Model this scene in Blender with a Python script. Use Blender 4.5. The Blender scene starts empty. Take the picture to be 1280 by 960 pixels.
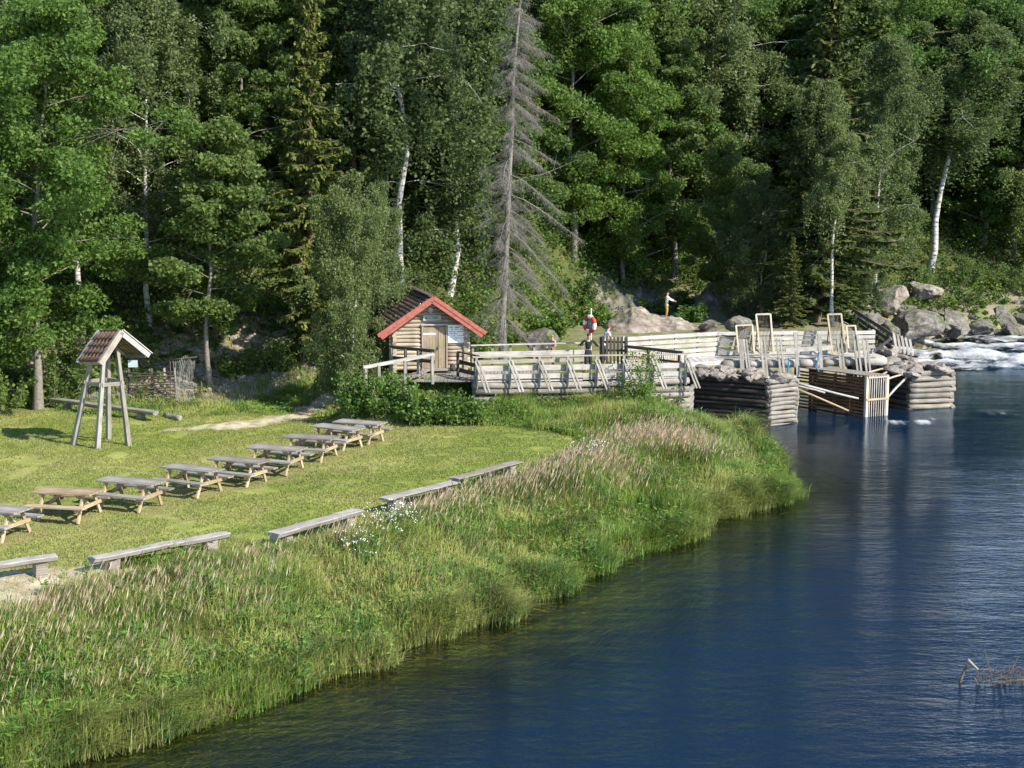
import bpy, bmesh, math, random
import numpy as np
from mathutils import Vector, Matrix, noise as mnoise

random.seed(7)
RNG = np.random.default_rng(11)
R = math.radians
scene = bpy.context.scene
COL = scene.collection

# ------------------------------------------------------------------ camera
CAM_Z, FPX, PITCH = 9.0, 1750.0, R(8.0)
cd = bpy.data.cameras.new('camera')
cam = bpy.data.objects.new('camera', cd)
COL.objects.link(cam)
cam.location = (0, 0, CAM_Z)
cam.rotation_euler = (R(90) - PITCH, 0, 0)
cd.sensor_width = 36.0
cd.lens = 36.0 * FPX / 1280.0
cd.clip_end = 2000
scene.camera = cam
_f = Vector((0, math.cos(PITCH), -math.sin(PITCH)))
_u = Vector((0, math.sin(PITCH), math.cos(PITCH)))


def ray(px, py):
    return _f * FPX + Vector((1, 0, 0)) * (px - 640) + _u * (480 - py)


def P(px, py, Y):
    d = ray(px, py)
    return Vector((0, 0, CAM_Z)) + d * (Y / d.y)


def G(px, py, z=0.0):
    d = ray(px, py)
    return Vector((0, 0, CAM_Z)) + d * ((z - CAM_Z) / d.z)


# ------------------------------------------------------------------ light
SUN_AZ, SUN_EL = R(57), R(36)
sunv = Vector((math.sin(SUN_AZ) * math.cos(SUN_EL), -math.cos(SUN_AZ) * math.cos(SUN_EL), math.sin(SUN_EL)))
w = bpy.data.worlds.new('World')
scene.world = w
w.use_nodes = True
nt = w.node_tree
sky = nt.nodes.new('ShaderNodeTexSky')
sky.sky_type = 'NISHITA'
sky.sun_disc = False
sky.sun_elevation = SUN_EL
sky.sun_rotation = R(180) - SUN_AZ
sky.air_density = 1.0
sky.dust_density = 0.4
sky.ozone_density = 4.0
sky.altitude = 800
nt.links.new(sky.outputs[0], nt.nodes['Background'].inputs[0])
nt.nodes['Background'].inputs[1].default_value = 0.15
sd = bpy.data.lights.new('sun', 'SUN')
sd.energy = 5.0
sd.angle = R(0.5)
sd.color = (1.0, 0.93, 0.80)
so = bpy.data.objects.new('sun', sd)
COL.objects.link(so)
so.rotation_euler = sunv.to_track_quat('Z', 'Y').to_euler()
so.location = (30, -20, 60)
scene.view_settings.view_transform = 'Standard'
scene.view_settings.look = 'None'
scene.view_settings.exposure = 0.86
scene.view_settings.gamma = 1.0
scene.cycles.max_bounces = 6
scene.cycles.transparent_max_bounces = 12


# ------------------------------------------------------------------ numpy noise
def _hash(ix, iy, s):
    h = (ix.astype(np.int64) * 374761393 + iy.astype(np.int64) * 668265263 + s * 974711) & 0xffffffff
    h = ((h ^ (h >> 13)) * 1274126177) & 0xffffffff
    return ((h ^ (h >> 16)) & 0xffff) / 65535.0


def vnoise(x, y, s=0):
    x = np.asarray(x, float); y = np.asarray(y, float)
    ix = np.floor(x); iy = np.floor(y)
    fx = x - ix; fy = y - iy
    fx = fx * fx * (3 - 2 * fx); fy = fy * fy * (3 - 2 * fy)
    a = _hash(ix, iy, s); b = _hash(ix + 1, iy, s); c = _hash(ix, iy + 1, s); d = _hash(ix + 1, iy + 1, s)
    return a + (b - a) * fx + (c - a) * fy + (a - b - c + d) * fx * fy


def fbm(x, y, s=0, o=4):
    t = 0; a = 0.5; n = 0
    for k in range(o):
        t = t + a * vnoise(x * 2 ** k, y * 2 ** k, s + 17 * k); n += a; a *= 0.5
    return t / n


def sstep(a, b, x):
    t = np.clip((x - a) / (b - a), 0, 1)
    return t * t * (3 - 2 * t)


# ------------------------------------------------------------------ object helpers
def tag(o, label=None, cat=None, group=None, kind=None):
    if label: o['label'] = label
    if cat: o['category'] = cat
    if group: o['group'] = group
    if kind: o['kind'] = kind
    return o


def empty(name, loc=(0, 0, 0), rz=0.0):
    o = bpy.data.objects.new(name, None)
    COL.objects.link(o)
    o.location = loc
    o.rotation_euler = (0, 0, rz)
    o.empty_display_size = 0.2
    return o


def copy_tree(o, parent=None):
    c = o.copy()
    COL.objects.link(c)
    if parent is not None: c.parent = parent
    for ch in list(o.children): copy_tree(ch, c)
    return c


def link(name, me, parent=None):
    o = bpy.data.objects.new(name, me)
    COL.objects.link(o)
    if parent is not None: o.parent = parent
    return o


class MB:
    """collects beams, logs and boxes, with grain coordinates running along each piece"""
    def __init__(s): s.v = []; s.f = []; s.uv = []; s.sm = []

    def beam(s, p0, p1, w, h, up=(0, 0, 1), taper=1.0, jit=0.0):
        p0 = Vector(p0); p1 = Vector(p1)
        d = p1 - p0; L = d.length
        if L < 1e-6: return
        d.normalize(); up = Vector(up)
        if abs(d.dot(up)) > 0.98: up = Vector((0, 1, 0))
        a = d.cross(up).normalized(); b = a.cross(d).normalized()
        n = len(s.v); uo = random.random() * 50; vo = random.random() * 50
        for p, k in ((p0, 1.0), (p1, taper)):
            for sa, sb in ((-1, -1), (1, -1), (1, 1), (-1, 1)):
                q = p + a * (sa * w / 2 * k) + b * (sb * h / 2 * k)
                if jit: q += Vector((random.uniform(-jit, jit), random.uniform(-jit, jit), random.uniform(-jit, jit)))
                s.v.append(q)
        ws = (w, h, w, h)
        acc = 0
        for i in range(4):
            j = (i + 1) % 4
            s.f.append((n + i, n + j, n + 4 + j, n + 4 + i))
            s.uv += [(uo, vo + acc), (uo, vo + acc + ws[i]), (uo + L, vo + acc + ws[i]), (uo + L, vo + acc)]
            acc += ws[i]; s.sm.append(False)
        s.f.append((n + 3, n + 2, n + 1, n)); s.uv += [(uo, vo), (uo, vo + w), (uo + h, vo + w), (uo + h, vo)]; s.sm.append(False)
        s.f.append((n + 4, n + 5, n + 6, n + 7)); s.uv += [(uo, vo), (uo, vo + w), (uo + h, vo + w), (uo + h, vo)]; s.sm.append(False)

    def box(s, c, size):
        c = Vector(c)
        s.beam(c - Vector((size[0] / 2, 0, 0)), c + Vector((size[0] / 2, 0, 0)), size[1], size[2])

    def log(s, p0, p1, r0, r1=None, n=9, segs=4, wob=0.02):
        p0 = Vector(p0); p1 = Vector(p1); r1 = r0 if r1 is None else r1
        d = p1 - p0; L = d.length; d.normalize()
        up = Vector((0, 0, 1)) if abs(d.z) < 0.95 else Vector((0, 1, 0))
        a = d.cross(up).normalized(); b = a.cross(d).normalized()
        base = len(s.v); uo = random.random() * 50; vo = random.random() * 50
        ph = [random.random() * 6.28 for _ in range(4)]
        for k in range(segs + 1):
            t = k / segs; r = r0 + (r1 - r0) * t
            off = a * (wob * math.sin(ph[0] + t * 5)) + b * (wob * math.sin(ph[1] + t * 4))
            for i in range(n):
                th = 2 * math.pi * i / n
                rr = r * (1 + 0.07 * math.sin(2 * th + ph[2] + t * 3) + 0.05 * math.sin(3 * th + ph[3]))
                s.v.append(p0 + d * (L * t) + off + a * (rr * math.cos(th)) + b * (rr * math.sin(th)))
        for k in range(segs):
            for i in range(n):
                j = (i + 1) % n; q = base + k * n
                s.f.append((q + i, q + j, q + n + j, q + n + i)); s.sm.append(True)
                u0 = uo + L * k / segs; u1 = uo + L * (k + 1) / segs
                c0 = vo + 6.28 * r0 * i / n; c1 = vo + 6.28 * r0 * (i + 1) / n
                s.uv += [(u0, c0), (u0, c1), (u1, c1), (u1, c0)]
        s.f.append(tuple(base + i for i in reversed(range(n)))); s.sm.append(False)
        s.uv += [(uo + 0.3 * r0 * math.cos(i), vo + 0.3 * r0 * math.sin(i)) for i in range(n)]
        s.f.append(tuple(base + segs * n + i for i in range(n))); s.sm.append(False)
        s.uv += [(uo + 0.3 * r0 * math.cos(i), vo + 0.3 * r0 * math.sin(i)) for i in range(n)]

    def poly(s, pts, depth):
        """prism: pts = ring of points, depth = extrusion vector"""
        n = len(s.v); m = len(pts); depth = Vector(depth)
        for p in pts: s.v.append(Vector(p))
        for p in pts: s.v.append(Vector(p) + depth)
        s.f.append(tuple(n + i for i in reversed(range(m)))); s.sm.append(False)
        s.uv += [(0.3 * Vector(pts[i]).x + 0.3 * Vector(pts[i]).y, Vector(pts[i]).z) for i in reversed(range(m))]
        s.f.append(tuple(n + m + i for i in range(m))); s.sm.append(False)
        s.uv += [(0.3 * Vector(pts[i]).x + 0.3 * Vector(pts[i]).y, Vector(pts[i]).z) for i in range(m)]
        for i in range(m):
            j = (i + 1) % m
            L = (Vector(pts[j]) - Vector(pts[i])).length
            s.f.append((n + i, n + j, n + m + j, n + m + i)); s.sm.append(False)
            s.uv += [(0, 0), (L, 0), (L, depth.length), (0, depth.length)]

    def build(s, name, mat, parent=None, org=None):
        me = bpy.data.meshes.new(name)
        o3 = Vector(org) if org is not None else Vector((0, 0, 0))
        me.from_pydata([tuple(p - o3) for p in s.v], [], s.f)
        uvl = me.uv_layers.new(name='grain')
        uvl.data.foreach_set('uv', np.array(s.uv, np.float32).ravel())
        me.polygons.foreach_set('use_smooth', np.array(s.sm, bool))
        me.materials.append(mat)
        me.update()
        o = link(name, me, parent)
        if org is not None: o.location = o3
        return o


class NM:
    """numpy quad collector"""
    def __init__(s): s.V = []; s.F = []; s.C = []; s.n = 0

    def add(s, V, F, C=None):
        V = np.asarray(V, np.float32).reshape(-1, 3); F = np.asarray(F, np.int32).reshape(-1, 4)
        s.V.append(V); s.F.append(F + s.n); s.n += len(V)
        if C is not None: s.C.append(np.asarray(C, np.float32))

    def mesh(s, name, mats, smooth=False, midx=None):
        V = np.concatenate(s.V); F = np.concatenate(s.F)
        me = bpy.data.meshes.new(name)
        me.vertices.add(len(V)); me.vertices.foreach_set('co', V.ravel())
        me.loops.add(F.size); me.loops.foreach_set('vertex_index', F.ravel())
        me.polygons.add(len(F))
        me.polygons.foreach_set('loop_start', np.arange(0, F.size, 4, dtype=np.int32))
        me.polygons.foreach_set('loop_total', np.full(len(F), 4, np.int32))
        for m in (mats if isinstance(mats, list) else [mats]): me.materials.append(m)
        if midx is not None: me.polygons.foreach_set('material_index', np.asarray(midx, np.int32))
        if smooth: me.polygons.foreach_set('use_smooth', np.ones(len(F), bool))
        if s.C:
            C = np.concatenate(s.C)
            if C.shape[1] == 3: C = np.concatenate([C, np.ones((len(C), 1), np.float32)], 1)
            at = me.color_attributes.new('col', 'FLOAT_COLOR', 'POINT')
            at.data.foreach_set('color', C.astype(np.float32).ravel())
        me.update(calc_edges=True)
        me.validate()
        return me


def tube(pts, rad, n=5):
    pts = np.asarray(pts, float); m = len(pts); rad = np.asarray(rad, float)
    tg = np.gradient(pts, axis=0); tg /= np.linalg.norm(tg, axis=1)[:, None] + 1e-9
    ref = np.array([0, 0, 1.0]) if abs(tg[:, 2]).mean() < 0.8 else np.array([1.0, 0, 0])
    a = np.cross(tg, ref); a /= np.linalg.norm(a, axis=1)[:, None] + 1e-9
    b = np.cross(a, tg)
    th = np.arange(n) * 2 * np.pi / n
    V = pts[:, None] + rad[:, None, None] * (a[:, None] * np.cos(th)[None, :, None] + b[:, None] * np.sin(th)[None, :, None])
    F = []
    for k in range(m - 1):
        for i in range(n):
            j = (i + 1) % n
            F.append((k * n + i, k * n + j, k * n + n + j, k * n + n + i))
    return V.reshape(-1, 3), np.array(F)


def rand_unit(n, rng):
    v = rng.normal(size=(n, 3)); return v / (np.linalg.norm(v, axis=1)[:, None] + 1e-9)


def leaves(C, la, lb, rng, hang=0.0, flat=0.0):
    n = len(C)
    a = rand_unit(n, rng); a[:, 2] = a[:, 2] * (1 - flat) - hang
    a /= np.linalg.norm(a, axis=1)[:, None] + 1e-9
    r = rand_unit(n, rng)
    if flat: r[:, 2] *= (1 - flat)
    b = np.cross(a, r); b /= np.linalg.norm(b, axis=1)[:, None] + 1e-9
    k = rng.uniform(0.65, 1.25, n)[:, None]
    a = a * la * k; b = b * lb * k
    V = np.stack([C - a, C + b - 0.15 * a, C + a, C - b - 0.15 * a], 1)
    return V.reshape(-1, 3), np.arange(4 * n).reshape(-1, 4)


# ------------------------------------------------------------------ materials
def newmat(name):
    m = bpy.data.materials.new(name); m.use_nodes = True
    n = m.node_tree.nodes; b = n['Principled BSDF']
    return m, n, m.node_tree.links, b


def ramp(n, stops):
    r = n.new('ShaderNodeValToRGB'); e = r.color_ramp.elements
    e[0].position, e[0].color = stops[0][0], (*stops[0][1], 1)
    e[1].position, e[1].color = stops[-1][0], (*stops[-1][1], 1)
    for p, c in stops[1:-1]:
        k = e.new(p); k.color = (*c, 1)
    return r


def noise_n(n, l, scale, detail=4, rough=0.55, coord=None):
    t = n.new('ShaderNodeTexNoise')
    t.inputs['Scale'].default_value = scale; t.inputs['Detail'].default_value = detail; t.inputs['Roughness'].default_value = rough
    if coord is not None: l.new(coord, t.inputs['Vector'])
    return t


def bump(n, l, src, strength, dist, b):
    k = n.new('ShaderNodeBump'); k.inputs['Strength'].default_value = strength; k.inputs['Distance'].default_value = dist
    l.new(src, k.inputs['Height']); l.new(k.outputs[0], b.inputs['Normal'])
    return k


def mixc(n, l, fac, a, b, mode='MIX'):
    m = n.new('ShaderNodeMix'); m.data_type = 'RGBA'; m.blend_type = mode
    if isinstance(fac, (int, float)): m.inputs[0].default_value = fac
    else: l.new(fac, m.inputs[0])
    for i, v in ((6, a), (7, b)):
        if isinstance(v, tuple): m.inputs[i].default_value = (*v, 1)
        else: l.new(v, m.inputs[i])
    return m.outputs[2]


def wood(name, dark, mid, light, rough=0.85, along=1.5, across=45):
    m, n, l, b = newmat(name)
    uv = n.new('ShaderNodeUVMap'); uv.uv_map = 'grain'
    mp = n.new('ShaderNodeMapping'); mp.inputs['Scale'].default_value = (along, across, 1)
    l.new(uv.outputs[0], mp.inputs[0])
    t = noise_n(n, l, 1.0, 6, 0.65, mp.outputs[0])
    r = ramp(n, [(0.28, dark), (0.5, mid), (0.72, light)])
    l.new(t.outputs['Fac'], r.inputs[0])
    gi = n.new('ShaderNodeNewGeometry')
    rr = ramp(n, [(0.0, (0.72, 0.70, 0.68)), (0.5, (1, 1, 1)), (1.0, (1.12, 1.08, 1.02))])
    l.new(gi.outputs['Random Per Island'], rr.inputs[0])
    c1 = mixc(n, l, 1.0, r.outputs[0], rr.outputs[0], 'MULTIPLY')
    oi = n.new('ShaderNodeObjectInfo'); ro = ramp(n, [(0.0, (0.78, 0.75, 0.70)), (0.5, (1, 1, 1)), (1.0, (1.10, 1.10, 1.12))]); l.new(oi.outputs['Random'], ro.inputs[0])
    c1 = mixc(n, l, 1.0, c1, ro.outputs[0], 'MULTIPLY')
    tc = n.new('ShaderNodeTexCoord')
    t2 = noise_n(n, l, 1.7, 4, 0.6, tc.outputs['Object'])
    r2 = ramp(n, [(0.35, (0.62, 0.60, 0.56)), (0.6, (1, 1, 1))])
    l.new(t2.outputs['Fac'], r2.inputs[0])
    c2 = mixc(n, l, 0.7, c1, r2.outputs[0], 'MULTIPLY')
    l.new(c2, b.inputs['Base Color'])
    b.inputs['Roughness'].default_value = rough; b.inputs['Specular IOR Level'].default_value = 0.25
    bump(n, l, t.outputs['Fac'], 0.5, 0.01, b)
    return m


def plain(name, c, rough=0.7, var=0.15, scale=9, spec=0.3):
    m, n, l, b = newmat(name)
    tc = n.new('ShaderNodeTexCoord')
    t = noise_n(n, l, scale, 5, 0.6, tc.outputs['Object'])
    k = tuple(x * (1 - var) for x in c); k2 = tuple(min(1, x * (1 + var)) for x in c)
    r = ramp(n, [(0.3, k), (0.7, k2)]); l.new(t.outputs['Fac'], r.inputs[0])
    l.new(r.outputs[0], b.inputs['Base Color'])
    b.inputs['Roughness'].default_value = rough; b.inputs['Specular IOR Level'].default_value = spec
    bump(n, l, t.outputs['Fac'], 0.15, 0.01, b)
    return m


def leafmat(name, c0, c1, c2, trans=0.35, objvar=0.25):
    """leaf blade: colour differs leaf by leaf and tree by tree; partly lets light through"""
    m, n, l, b = newmat(name)
    gi = n.new('ShaderNodeNewGeometry')
    r = ramp(n, [(0.0, c0), (0.55, c1), (1.0, c2)])
    l.new(gi.outputs['Random Per Island'], r.inputs[0])
    oi = n.new('ShaderNodeObjectInfo')
    rr = ramp(n, [(0.0, (1 - objvar, 1 - objvar * 0.8, 1 - objvar)), (0.5, (1, 1, 1)), (1.0, (1 + objvar, 1 + objvar * 0.7, 1 - objvar * 0.3))])
    l.new(oi.outputs['Random'], rr.inputs[0])
    c = mixc(n, l, 1.0, r.outputs[0], rr.outputs[0], 'MULTIPLY')
    l.new(c, b.inputs['Base Color'])
    b.inputs['Roughness'].default_value = 0.55; b.inputs['Specular IOR Level'].default_value = 0.25
    tr = n.new('ShaderNodeBsdfTranslucent'); l.new(c, tr.inputs[0])
    mx = n.new('ShaderNodeMixShader'); mx.inputs[0].default_value = trans
    l.new(b.outputs[0], mx.inputs[1]); l.new(tr.outputs[0], mx.inputs[2])
    l.new(mx.outputs[0], n['Material Output'].inputs[0])
    return m


def attrleaf(name, trans=0.3, var=0.35):
    m, n, l, b = newmat(name)
    at = n.new('ShaderNodeAttribute'); at.attribute_name = 'col'
    gi = n.new('ShaderNodeNewGeometry')
    rr = ramp(n, [(0.0, (1 - var, 1 - var, 1 - var)), (1.0, (1 + var, 1 + var, 1 + var))])
    l.new(gi.outputs['Random Per Island'], rr.inputs[0])
    c = mixc(n, l, 1.0, at.outputs['Color'], rr.outputs[0], 'MULTIPLY')
    l.new(c, b.inputs['Base Color'])
    b.inputs['Roughness'].default_value = 0.6; b.inputs['Specular IOR Level'].default_value = 0.2
    tr = n.new('ShaderNodeBsdfTranslucent'); l.new(c, tr.inputs[0])
    mx = n.new('ShaderNodeMixShader'); mx.inputs[0].default_value = trans
    l.new(b.outputs[0], mx.inputs[1]); l.new(tr.outputs[0], mx.inputs[2])
    l.new(mx.outputs[0], n['Material Output'].inputs[0])
    return m


def rockmat(name, c0, c1, c2, moss=0.3, mosscol=(0.07, 0.09, 0.025), scale=1.0):
    m, n, l, b = newmat(name)
    tc = n.new('ShaderNodeTexCoord')
    t = noise_n(n, l, 2.2 * scale, 8, 0.68, tc.outputs['Object'])
    r = ramp(n, [(0.3, c0), (0.5, c1), (0.7, c2)]); l.new(t.outputs['Fac'], r.inputs[0])
    t2 = noise_n(n, l, 0.9 * scale, 5, 0.6, tc.outputs['Object'])
    r2 = ramp(n, [(0.62 - 0.25 * moss, (0, 0, 0)), (0.72 - 0.2 * moss, (1, 1, 1))]); l.new(t2.outputs['Fac'], r2.inputs[0])
    gi = n.new('ShaderNodeNewGeometry'); sx = n.new('ShaderNodeSeparateXYZ'); l.new(gi.outputs['Normal'], sx.inputs[0])
    mm = n.new('ShaderNodeMath'); mm.operation = 'MULTIPLY'; l.new(r2.outputs[0], mm.inputs[0])
    cl = n.new('ShaderNodeClamp'); l.new(sx.outputs['Z'], cl.inputs[0]); l.new(cl.outputs[0], mm.inputs[1])
    mm2 = n.new('ShaderNodeMath'); mm2.operation = 'MULTIPLY'; l.new(mm.outputs[0], mm2.inputs[0]); mm2.inputs[1].default_value = min(1, moss * 2)
    c = mixc(n, l, mm2.outputs[0], r.outputs[0], mosscol)
    v = n.new('ShaderNodeTexVoronoi'); v.feature = 'DISTANCE_TO_EDGE'; v.inputs['Scale'].default_value = 1.1 * scale
    l.new(tc.outputs['Object'], v.inputs['Vector'])
    vr = ramp(n, [(0.0, (0.35, 0.33, 0.3)), (0.035, (1, 1, 1))]); l.new(v.outputs[0], vr.inputs[0])
    c = mixc(n, l, 0.6, c, vr.outputs[0], 'MULTIPLY')
    l.new(c, b.inputs['Base Color'])
    b.inputs['Roughness'].default_value = 0.9; b.inputs['Specular IOR Level'].default_value = 0.2
    bump(n, l, t.outputs['Fac'], 0.9, 0.12, b)
    return m


M = {}
M['grey_wood'] = wood('weathered_grey_wood', (0.13, 0.12, 0.108), (0.285, 0.27, 0.245), (0.43, 0.41, 0.38))
M['white_wood'] = wood('bleached_wood', (0.20, 0.185, 0.165), (0.40, 0.38, 0.35), (0.54, 0.52, 0.485))
M['tan_wood'] = wood('tan_wood', (0.24, 0.17, 0.10), (0.42, 0.33, 0.22), (0.56, 0.47, 0.34))
M['new_wood'] = wood('fresh_pine', (0.40, 0.33, 0.23), (0.57, 0.49, 0.37), (0.68, 0.61, 0.49))
M['brown_wood'] = wood('tarred_brown_wood', (0.07, 0.035, 0.018), (0.16, 0.085, 0.042), (0.26, 0.16, 0.085))
M['dark_wood'] = wood('dark_and_shaded_wood', (0.035, 0.03, 0.026), (0.075, 0.066, 0.058), (0.14, 0.125, 0.11))
M['shaded_log'] = wood('shade_toned_log', (0.022, 0.018, 0.015), (0.055, 0.046, 0.038), (0.115, 0.10, 0.085))  # darker log colour carries the shade on the cribs' unlit left faces
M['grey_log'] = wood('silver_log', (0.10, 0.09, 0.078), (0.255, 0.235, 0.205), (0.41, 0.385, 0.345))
M['hut_log'] = wood('pale_hut_log', (0.22, 0.17, 0.12), (0.40, 0.34, 0.26), (0.53, 0.47, 0.375))
M['door_wood'] = wood('door_boards', (0.19, 0.15, 0.105), (0.32, 0.265, 0.195), (0.42, 0.36, 0.275))
M['red_paint'] = plain('red_painted_board', (0.32, 0.10, 0.078), 0.8, 0.32, 7)
M['white_paint'] = plain('white_paint', (0.78, 0.77, 0.74), 0.5, 0.06, 5)
M['dull_white'] = wood('flaking_white_board', (0.22, 0.21, 0.195), (0.44, 0.43, 0.405), (0.59, 0.58, 0.555))
M['roof_tile'] = plain('brown_clay_tile', (0.115, 0.072, 0.052), 0.9, 0.5, 14)
M['roof_old'] = plain('dull_roof_tile', (0.105, 0.072, 0.058), 0.9, 0.6, 18)
M['ink'] = plain('black_lettering', (0.04, 0.04, 0.05), 0.6, 0.1)
M['red_ring'] = plain('red_ring_cover', (0.55, 0.045, 0.03), 0.5, 0.1)
M['blue_rope'] = plain('blue_rope', (0.03, 0.20, 0.42), 0.7, 0.2)
M['net'] = plain('net_twine', (0.40, 0.39, 0.34), 0.9, 0.2)
M['steel'] = plain('grey_metal', (0.45, 0.46, 0.47), 0.4, 0.1)
M['stone'] = rockmat('pale_pier_stone', (0.13, 0.112, 0.098), (0.265, 0.232, 0.205), (0.40, 0.36, 0.322), 0.1, scale=2)
M['rock'] = rockmat('shore_rock', (0.075, 0.066, 0.058), (0.165, 0.15, 0.134), (0.285, 0.265, 0.24), 0.6)
M['bedrock'] = rockmat('bedrock', (0.14, 0.115, 0.095), (0.27, 0.23, 0.195), (0.42, 0.37, 0.325), 0.4, scale=0.7)
M['cliff'] = rockmat('cliff_rock', (0.07, 0.062, 0.055), (0.155, 0.14, 0.125), (0.28, 0.26, 0.235), 0.95, scale=0.8)
M['birch_leaf'] = leafmat('birch_leaf', (0.10, 0.145, 0.052), (0.165, 0.22, 0.08), (0.25, 0.305, 0.125), 0.54, 0.32)
M['ash_leaf'] = leafmat('broad_leaf', (0.064, 0.13, 0.028), (0.11, 0.198, 0.045), (0.175, 0.27, 0.072), 0.52)
M['alder_leaf'] = leafmat('alder_leaf', (0.086, 0.142, 0.04), (0.138, 0.21, 0.054), (0.215, 0.285, 0.082), 0.54)
M['spruce_needle'] = leafmat('spruce_needles', (0.048, 0.072, 0.020), (0.088, 0.115, 0.030), (0.155, 0.175, 0.045), 0.22)
M['bramble_leaf'] = leafmat('bramble_leaf', (0.055, 0.12, 0.02), (0.11, 0.205, 0.036), (0.22, 0.32, 0.075), 0.42, 0.22)
M['spruce_bark'] = plain('spruce_bark', (0.14, 0.098, 0.072), 0.95, 0.5, 14)
M['dead_wood'] = plain('dead_grey_wood', (0.195, 0.182, 0.157), 0.95, 0.35, 12)
M['alder_bark'] = plain('grey_bark', (0.19, 0.17, 0.145), 0.95, 0.4, 12)


def birch_bark():
    m, n, l, b = newmat('birch_bark')
    tc = n.new('ShaderNodeTexCoord'); mp = n.new('ShaderNodeMapping'); mp.inputs['Scale'].default_value = (3, 3, 9)
    l.new(tc.outputs['Object'], mp.inputs[0])
    t = noise_n(n, l, 1.0, 5, 0.65, mp.outputs[0])
    r = ramp(n, [(0.36, (0.05, 0.045, 0.04)), (0.46, (0.34, 0.32, 0.29)), (0.62, (0.60, 0.58, 0.53))])
    l.new(t.outputs['Fac'], r.inputs[0]); l.new(r.outputs[0], b.inputs['Base Color'])
    b.inputs['Roughness'].default_value = 0.85
    return m


M['birch_bark'] = birch_bark()
M['grass_blade'] = attrleaf('grass_blade', 0.45, 0.4)
M['seed_head'] = attrleaf('grass_seed_head', 0.3, 0.25)
M['weed'] = attrleaf('water_weed', 0.2, 0.3)

# ------------------------------------------------------------------ terrain
WATER = -1.2
_sh = [(-420, 1120), (-60, 1000), (100, 955), (215, 918), (330, 878), (430, 843), (530, 808), (640, 772), (715, 735), (760, 708), (850, 675),
       (895, 660), (903, 650), (945, 640), (985, 626), (988, 605), (968, 575), (930, 552), (872, 540), (848, 530)]
shore = [(-30.0, 6.0)] + [tuple(G(a, b, WATER).xy) for a, b in _sh] + [(7.6, 64.0), (9.5, 67.0), (13.5, 70.0), (19.0, 71.5), (21.5, 76.0),
         (23.5, 82.5), (27.5, 86.5), (33.0, 88.5), (45, 92.0), (80, 99.0), (140, 110.0)]
shore = np.array(shore)
landpoly = np.concatenate([shore, [(140, 400), (-200, 400), (-200, 6)]])


def inpoly(x, y, poly):
    x = np.asarray(x, float); y = np.asarray(y, float)
    ins = np.zeros(x.shape, bool); n = len(poly)
    for i in range(n):
        x0, y0 = poly[i]; x1, y1 = poly[(i + 1) % n]
        if y0 == y1: continue
        c = ((y0 > y) != (y1 > y)) & (x < (x1 - x0) * (y - y0) / (y1 - y0) + x0)
        ins ^= c
    return ins


def dline(x, y, pl):
    x = np.asarray(x, float); y = np.asarray(y, float)
    best = np.full(x.shape, 1e9)
    for i in range(len(pl) - 1):
        ax, ay = pl[i]; bx, by = pl[i + 1]
        dx, dy = bx - ax, by - ay
        t = np.clip(((x - ax) * dx + (y - ay) * dy) / (dx * dx + dy * dy + 1e-12), 0, 1)
        best = np.minimum(best, np.hypot(x - ax - t * dx, y - ay - t * dy))
    return best


def sdist(x, y):
    d = dline(x, y, shore)
    return np.where(inpoly(x, y, landpoly), d, -d) + (fbm(np.asarray(x) * 0.9, np.asarray(y) * 0.9, 5, 3) - 0.5) * 1.6 * np.exp(-d / 2)


_hx = [-90, -40, -20, -12, -6, -1, 4, 8, 14, 20, 28, 36, 60, 140]
_hy = [54, 57, 59, 60.5, 63, 68, 80, 86.5, 88, 88, 91, 95, 104, 125]


def height(x, y):
    x = np.asarray(x, float); y = np.asarray(y, float)
    s = sdist(x, y)
    lawnz = (fbm(x * 0.15, y * 0.15, 3, 3) - 0.5) * 0.16
    near = y < 60
    # bank profile on the lawn side, flatter shore on the rocky far side
    bank = np.where(s < 0.35, -1.35 + s * 0.9 / 0.35 * 0.55, -0.855 + 0.855 * sstep(0.2, 4.2, s))
    rocky = -1.5 + 2.5 * sstep(-0.2, 4.0, s)
    k = sstep(57, 62, y)
    land = bank * (1 - k) + rocky * k
    # berm carrying the hut and the boardwalk
    fr_ = 2.5 * sstep(-5.0, -1.5, x)
    ramp_ = sstep(51.5 + fr_, 55.5 + fr_ * 0.75, y) * sstep(-7.2, -5.2, x) * (1 - sstep(3.5, 7.5, x) * (1 - sstep(58, 63, y)))
    land = land + 1.35 * ramp_ * sstep(0.2, 2.0, s) * (1 - k) + (0.35) * k * sstep(0.5, 4, s)
    hy = np.interp(x, _hx, _hy)
    hill = np.maximum(0, y - hy)
    hz = 0.58 * hill
    hz = 25 * (1 - np.exp(-hz / 25))
    hz = hz * (0.85 + 0.4 * fbm(x * 0.06, y * 0.06, 9, 3)) + (fbm(x * 0.35, y * 0.35, 21, 4) - 0.5) * 1.6 * sstep(0, 6, hill)
    low = sstep(-3, 3, hill)
    land = land + hz + (fbm(x * 0.7, y * 0.7, 31, 4) - 0.5) * 0.5 * low
    bed = -1.35 - 2.2 * sstep(0, 7.0, -s) - 0.25 * fbm(x * 0.5, y * 0.5, 8, 3)
    z = np.where(s > 0, land, bed)
    return z + lawnz * np.where(s > 3, 1, 0)


def hz1(x, y):
    return float(height(np.array([x]), np.array([y]))[0])


def gp(px, py, y0=20, y1=140):
    """point where the view ray through a photo pixel meets the ground"""
    d = ray(px, py); ys = np.linspace(y0, y1, 700)
    X = d.x / d.y * ys; Z = CAM_Z + d.z / d.y * ys
    H = height(X, ys)
    i = int(np.argmax(H > Z)) if (H > Z).any() else len(ys) - 1
    return Vector((X[i], ys[i], H[i]))


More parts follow.
